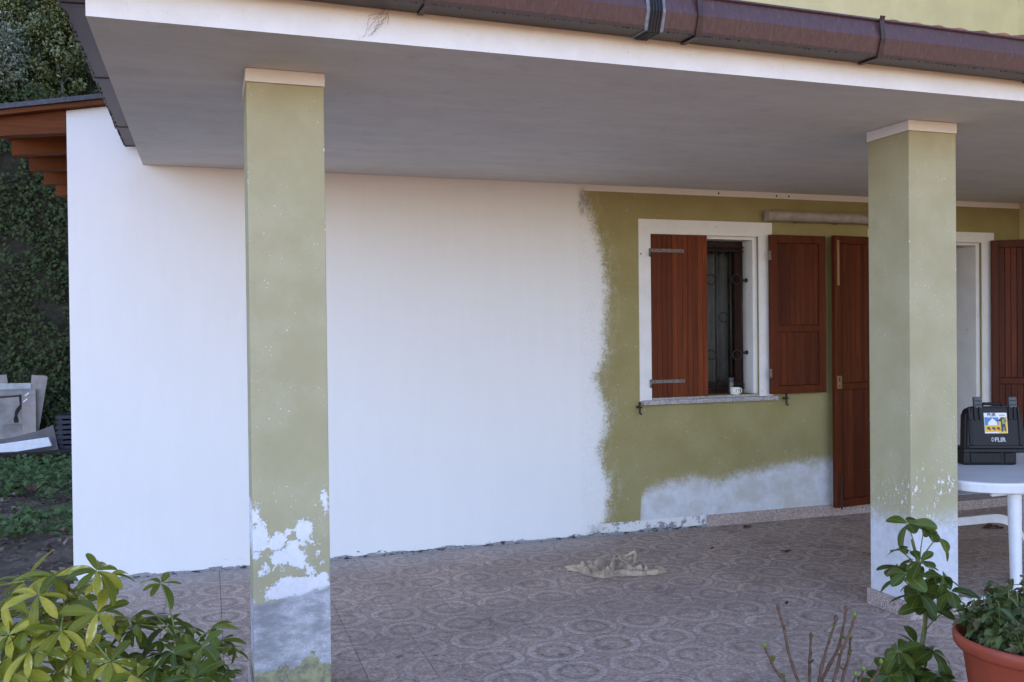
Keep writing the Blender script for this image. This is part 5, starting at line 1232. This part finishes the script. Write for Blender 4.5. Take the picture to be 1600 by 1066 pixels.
M['bark'] = simple('grey_bark', (0.26, 0.23, 0.205), 0.9, 0.3, 20, 0.6, 60)
# ivy on the bank
Pn = []; Nn = []
for i in range(64000):
    x = nrng.uniform(-7.0, 0.3); y = 13.35+1.5*nrng.random()
    z = hill_z(x, y); e = 0.02
    nv = Vector((-(hill_z(x+e, y)-hill_z(x-e, y))/(2*e), -(hill_z(x, y+e)-hill_z(x, y-e))/(2*e), 1)).normalized()
    if noise3((x, 0, z), 1.4, 7) < -0.42: continue
    off = abs(nrng.normal(0, 0.12))+0.25*max(0, noise3((x, y, z), 2.3, 1)); Pn.append((x+nv.x*off, y+nv.y*off, z+nv.z*off)); Nn.append((nv.x, nv.y-0.3, nv.z+0.4))
iv = obj('ivy', leaf_cloud(np.array(Pn), np.array(Nn), 0.052, 0.9, 0.75), M['ivy'], kind='stuff'); tag(iv, 'dark ivy covering the steep bank behind the house', 'ivy')
# low green plants on the garden soil
Pn = []
for i in range(26000):
    x = nrng.uniform(-5.5, -0.82); y = nrng.uniform(6.2, 12.3)
    f = noise3((x, y, 0), 0.9, 2)+0.5*noise3((x, y, 0), 3.1, 9)
    lim = 0.55-0.115*(y-6.2)+0.0
    if y > 9.7: lim -= 0.55
    if x > -1.15 and y < 8.0 and y > 6.6: lim -= 0.30
    if f < lim: continue
    Pn.append((x, y, -0.05+0.13*nrng.random()*(1 if y > 9 else 0.7)))
cvp = obj('ground_cover', leaf_cloud(np.array(Pn), np.tile((0, -0.3, 1.0), (len(Pn), 1)), 0.055, 0.8, 0.5), M['cover'], kind='stuff'); tag(cvp, 'low green ground cover on the garden soil beside the white wall', 'ground cover')
# litter of dead leaves and chips
Pn = np.stack([nrng.uniform(-3.0, -0.82, 900), nrng.uniform(6.0, 10.5, 900), np.full(900, -0.02)], 1)
t = NT('litter'); M['litter'] = t.done(t.bsdf(t.ramp(t.island(), [(0, (0.05, 0.028, 0.018)), (0.4, (0.11, 0.06, 0.04)), (0.75, (0.20, 0.14, 0.10)), (1, (0.30, 0.24, 0.19))]), 0.9))
lt = obj('leaf_litter', leaf_cloud(Pn, np.tile((0, 0, 1.0), (900, 1)), 0.055, 0.7, 0.35), M['litter'], kind='stuff'); tag(lt, 'dead leaves and chips littering the bare garden soil', 'leaf litter')
for k, (x, y, s, lb) in enumerate([(-1.62, 9.75, 1.5, 'red-brown dead leaf at the edge of the ground cover, left of two'), (-1.18, 9.60, 1.6, 'red-brown dead leaf at the edge of the ground cover, beside the wall'), (-1.60, 8.95, 1.2, 'pinkish dead leaf on the soil below the ground cover')]):
    o_ = obj('dead_leaf', dry_leaf_mesh(0.10*s, 0.042*s, k+20), M['deadleaf']); o_.location = (x, y, 0.02); o_.rotation_euler = (0.35, 0, 0.4*k); tag(o_, lb, 'leaf', 'dead leaves on the garden soil'); mo = o_.modifiers.new('s', 'SOLIDIFY'); mo.thickness = 0.0015

# trees and shrubs on the slope
def tree(name, label, pos, height, rad, mat, nleaf_, lsize, nclump, seed, crown_low=0.35, bare=0.0, group='trees and shrubs on the slope'):
    r = random.Random(seed); g = np.random.default_rng(seed); nleaf = int(nleaf_*1.5)
    x0, y0 = pos; z0 = hill_z(x0, y0)-0.1; root = thing(name, (x0, y0, z0), label, 'tree' if height > 3.4 else 'shrub', group)
    limbs = []; tips = []
    tp = [Vector((x0, y0, z0))]; d = Vector((r.uniform(-.15, .15), r.uniform(-.15, .1), 1))
    for k in range(6):
        d = (d+Vector((r.uniform(-.2, .2), r.uniform(-.2, .2), 0))).normalized(); tp.append(tp[-1]+d*height*0.8/6)
    limbs.append((tp, [max(0.012, 0.045*height/4*(1-0.85*i/6)) for i in range(7)]))
    for k in range(int(12+height*2)):
        i = r.randint(1, 5); b = tp[i].lerp(tp[i+1], r.random()); a = r.uniform(0, 6.28); dd = Vector((math.cos(a), math.sin(a), r.uniform(0.2, 1.1))).normalized(); pts = [b]; L_ = rad*r.uniform(.6, 1.1)
        for q_ in range(5): dd = (dd+Vector((r.uniform(-.3, .3), r.uniform(-.3, .3), r.uniform(-.1, .3)))).normalized(); pts.append(pts[-1]+dd*L_/5)
        limbs.append((pts, [0.020*height/4*(1-0.8*j/5)+0.003 for j in range(6)])); tips += pts[2:]
        for q_ in range(2):
            s0 = pts[r.randint(2, 4)]; d3 = (dd+Vector((r.uniform(-.9, .9), r.uniform(-.9, .9), r.uniform(-.3, .6)))).normalized(); pp_ = [s0, s0+d3*L_*.25, s0+d3*L_*.45+Vector((0, 0, .05))]
            limbs.append((pp_, [0.009, 0.006, 0.003])); tips += pp_[1:]
    obj('trunk', tubes(limbs, 6), M['bark'], root)
    cz = z0+height*(crown_low+1)/2; ctr = np.array([x0, y0, cz]); hz = height*(1-crown_low)/2*1.1
    C = [np.array(t_) for t_ in tips]
    while len(C) < nclump+len(tips):
        v = g.normal(0, 1, 3); v /= np.linalg.norm(v); rr = g.random()**0.4; C.append(ctr+v*np.array([rad, rad, hz])*rr)
    C = np.array(C); cs = g.uniform(0.10, 0.30, len(C))*(0.6+0.4*rad); pick = g.integers(0, len(C), nleaf)
    keep = g.random(nleaf) > bare
    v = g.normal(0, 1, (nleaf, 3)); v /= np.linalg.norm(v, axis=1)[:, None]
    P = C[pick]+v*(cs[pick]*g.random(nleaf)**0.5)[:, None]*np.array([1.15, 1.15, 0.8]); P = P[keep]
    N = (P-ctr); N = N/(np.linalg.norm(N, axis=1)[:, None]+1e-9)+np.array([0, -.2, .5])
    obj('crown', leaf_cloud(P, N, lsize*0.75, 0.5, 0.8), mat, root, kind='stuff')
    return root
tree('evergreen_shrub', 'glossy green shrub just above the dark roof edge beside the gutter', (-2.02, 15.35), 2.1, 0.80, M['tree_a'], 15000, 0.080, 60, 3, 0.0)
tree('bare_shrub', 'grey half-bare shrub with pale branches at the top left', (-2.80, 15.55), 2.5, 0.85, M['tree_b'], 4200, 0.065, 22, 8, 0.1, 0.2)
tree('low_shrub', 'low pale-leaved shrub above the roof edge at the picture edge', (-2.75, 14.95), 0.95, 0.50, M['tree_d'], 5000, 0.065, 30, 12, 0.0)
tree('hill_tree', 'grey-green tree standing behind the half-bare shrub', (-3.35, 16.7), 3.9, 1.35, M['tree_b'], 13000, 0.09, 60, 15, 0.1)
tree('hill_tree', 'mid-green tree filling the top of the view beside the gutter', (-2.15, 16.9), 3.6, 1.30, M['tree_c'], 15000, 0.10, 70, 16, 0.0)
tree('hill_tree', 'dark tree high on the slope behind the others', (-3.0, 19.0), 5.0, 2.0, M['tree_c'], 12000, 0.12, 70, 17, 0.1)
tree('hill_tree', 'broad tree farthest left on the wooded slope', (-6.4, 16.5), 5.0, 2.0, M['tree_c'], 9000, 0.12, 50, 18, 0.1)
# undergrowth between them
Pn = []
for i in range(24000):
    x = nrng.uniform(-7, 1.0); y = 14.4+7.5*nrng.random()**1.5; Pn.append((x, y, hill_z(x, y)+abs(nrng.normal(0, .16))*(1+noise3((x, y, 0), 0.8, 4))))
ug = obj('undergrowth', leaf_cloud(np.array(Pn), np.tile((0, -.4, 1.0), (len(Pn), 1)), 0.075, 0.6, 0.6), M['tree_c'], kind='stuff'); tag(ug, 'tangled green undergrowth on the wooded slope', 'undergrowth')
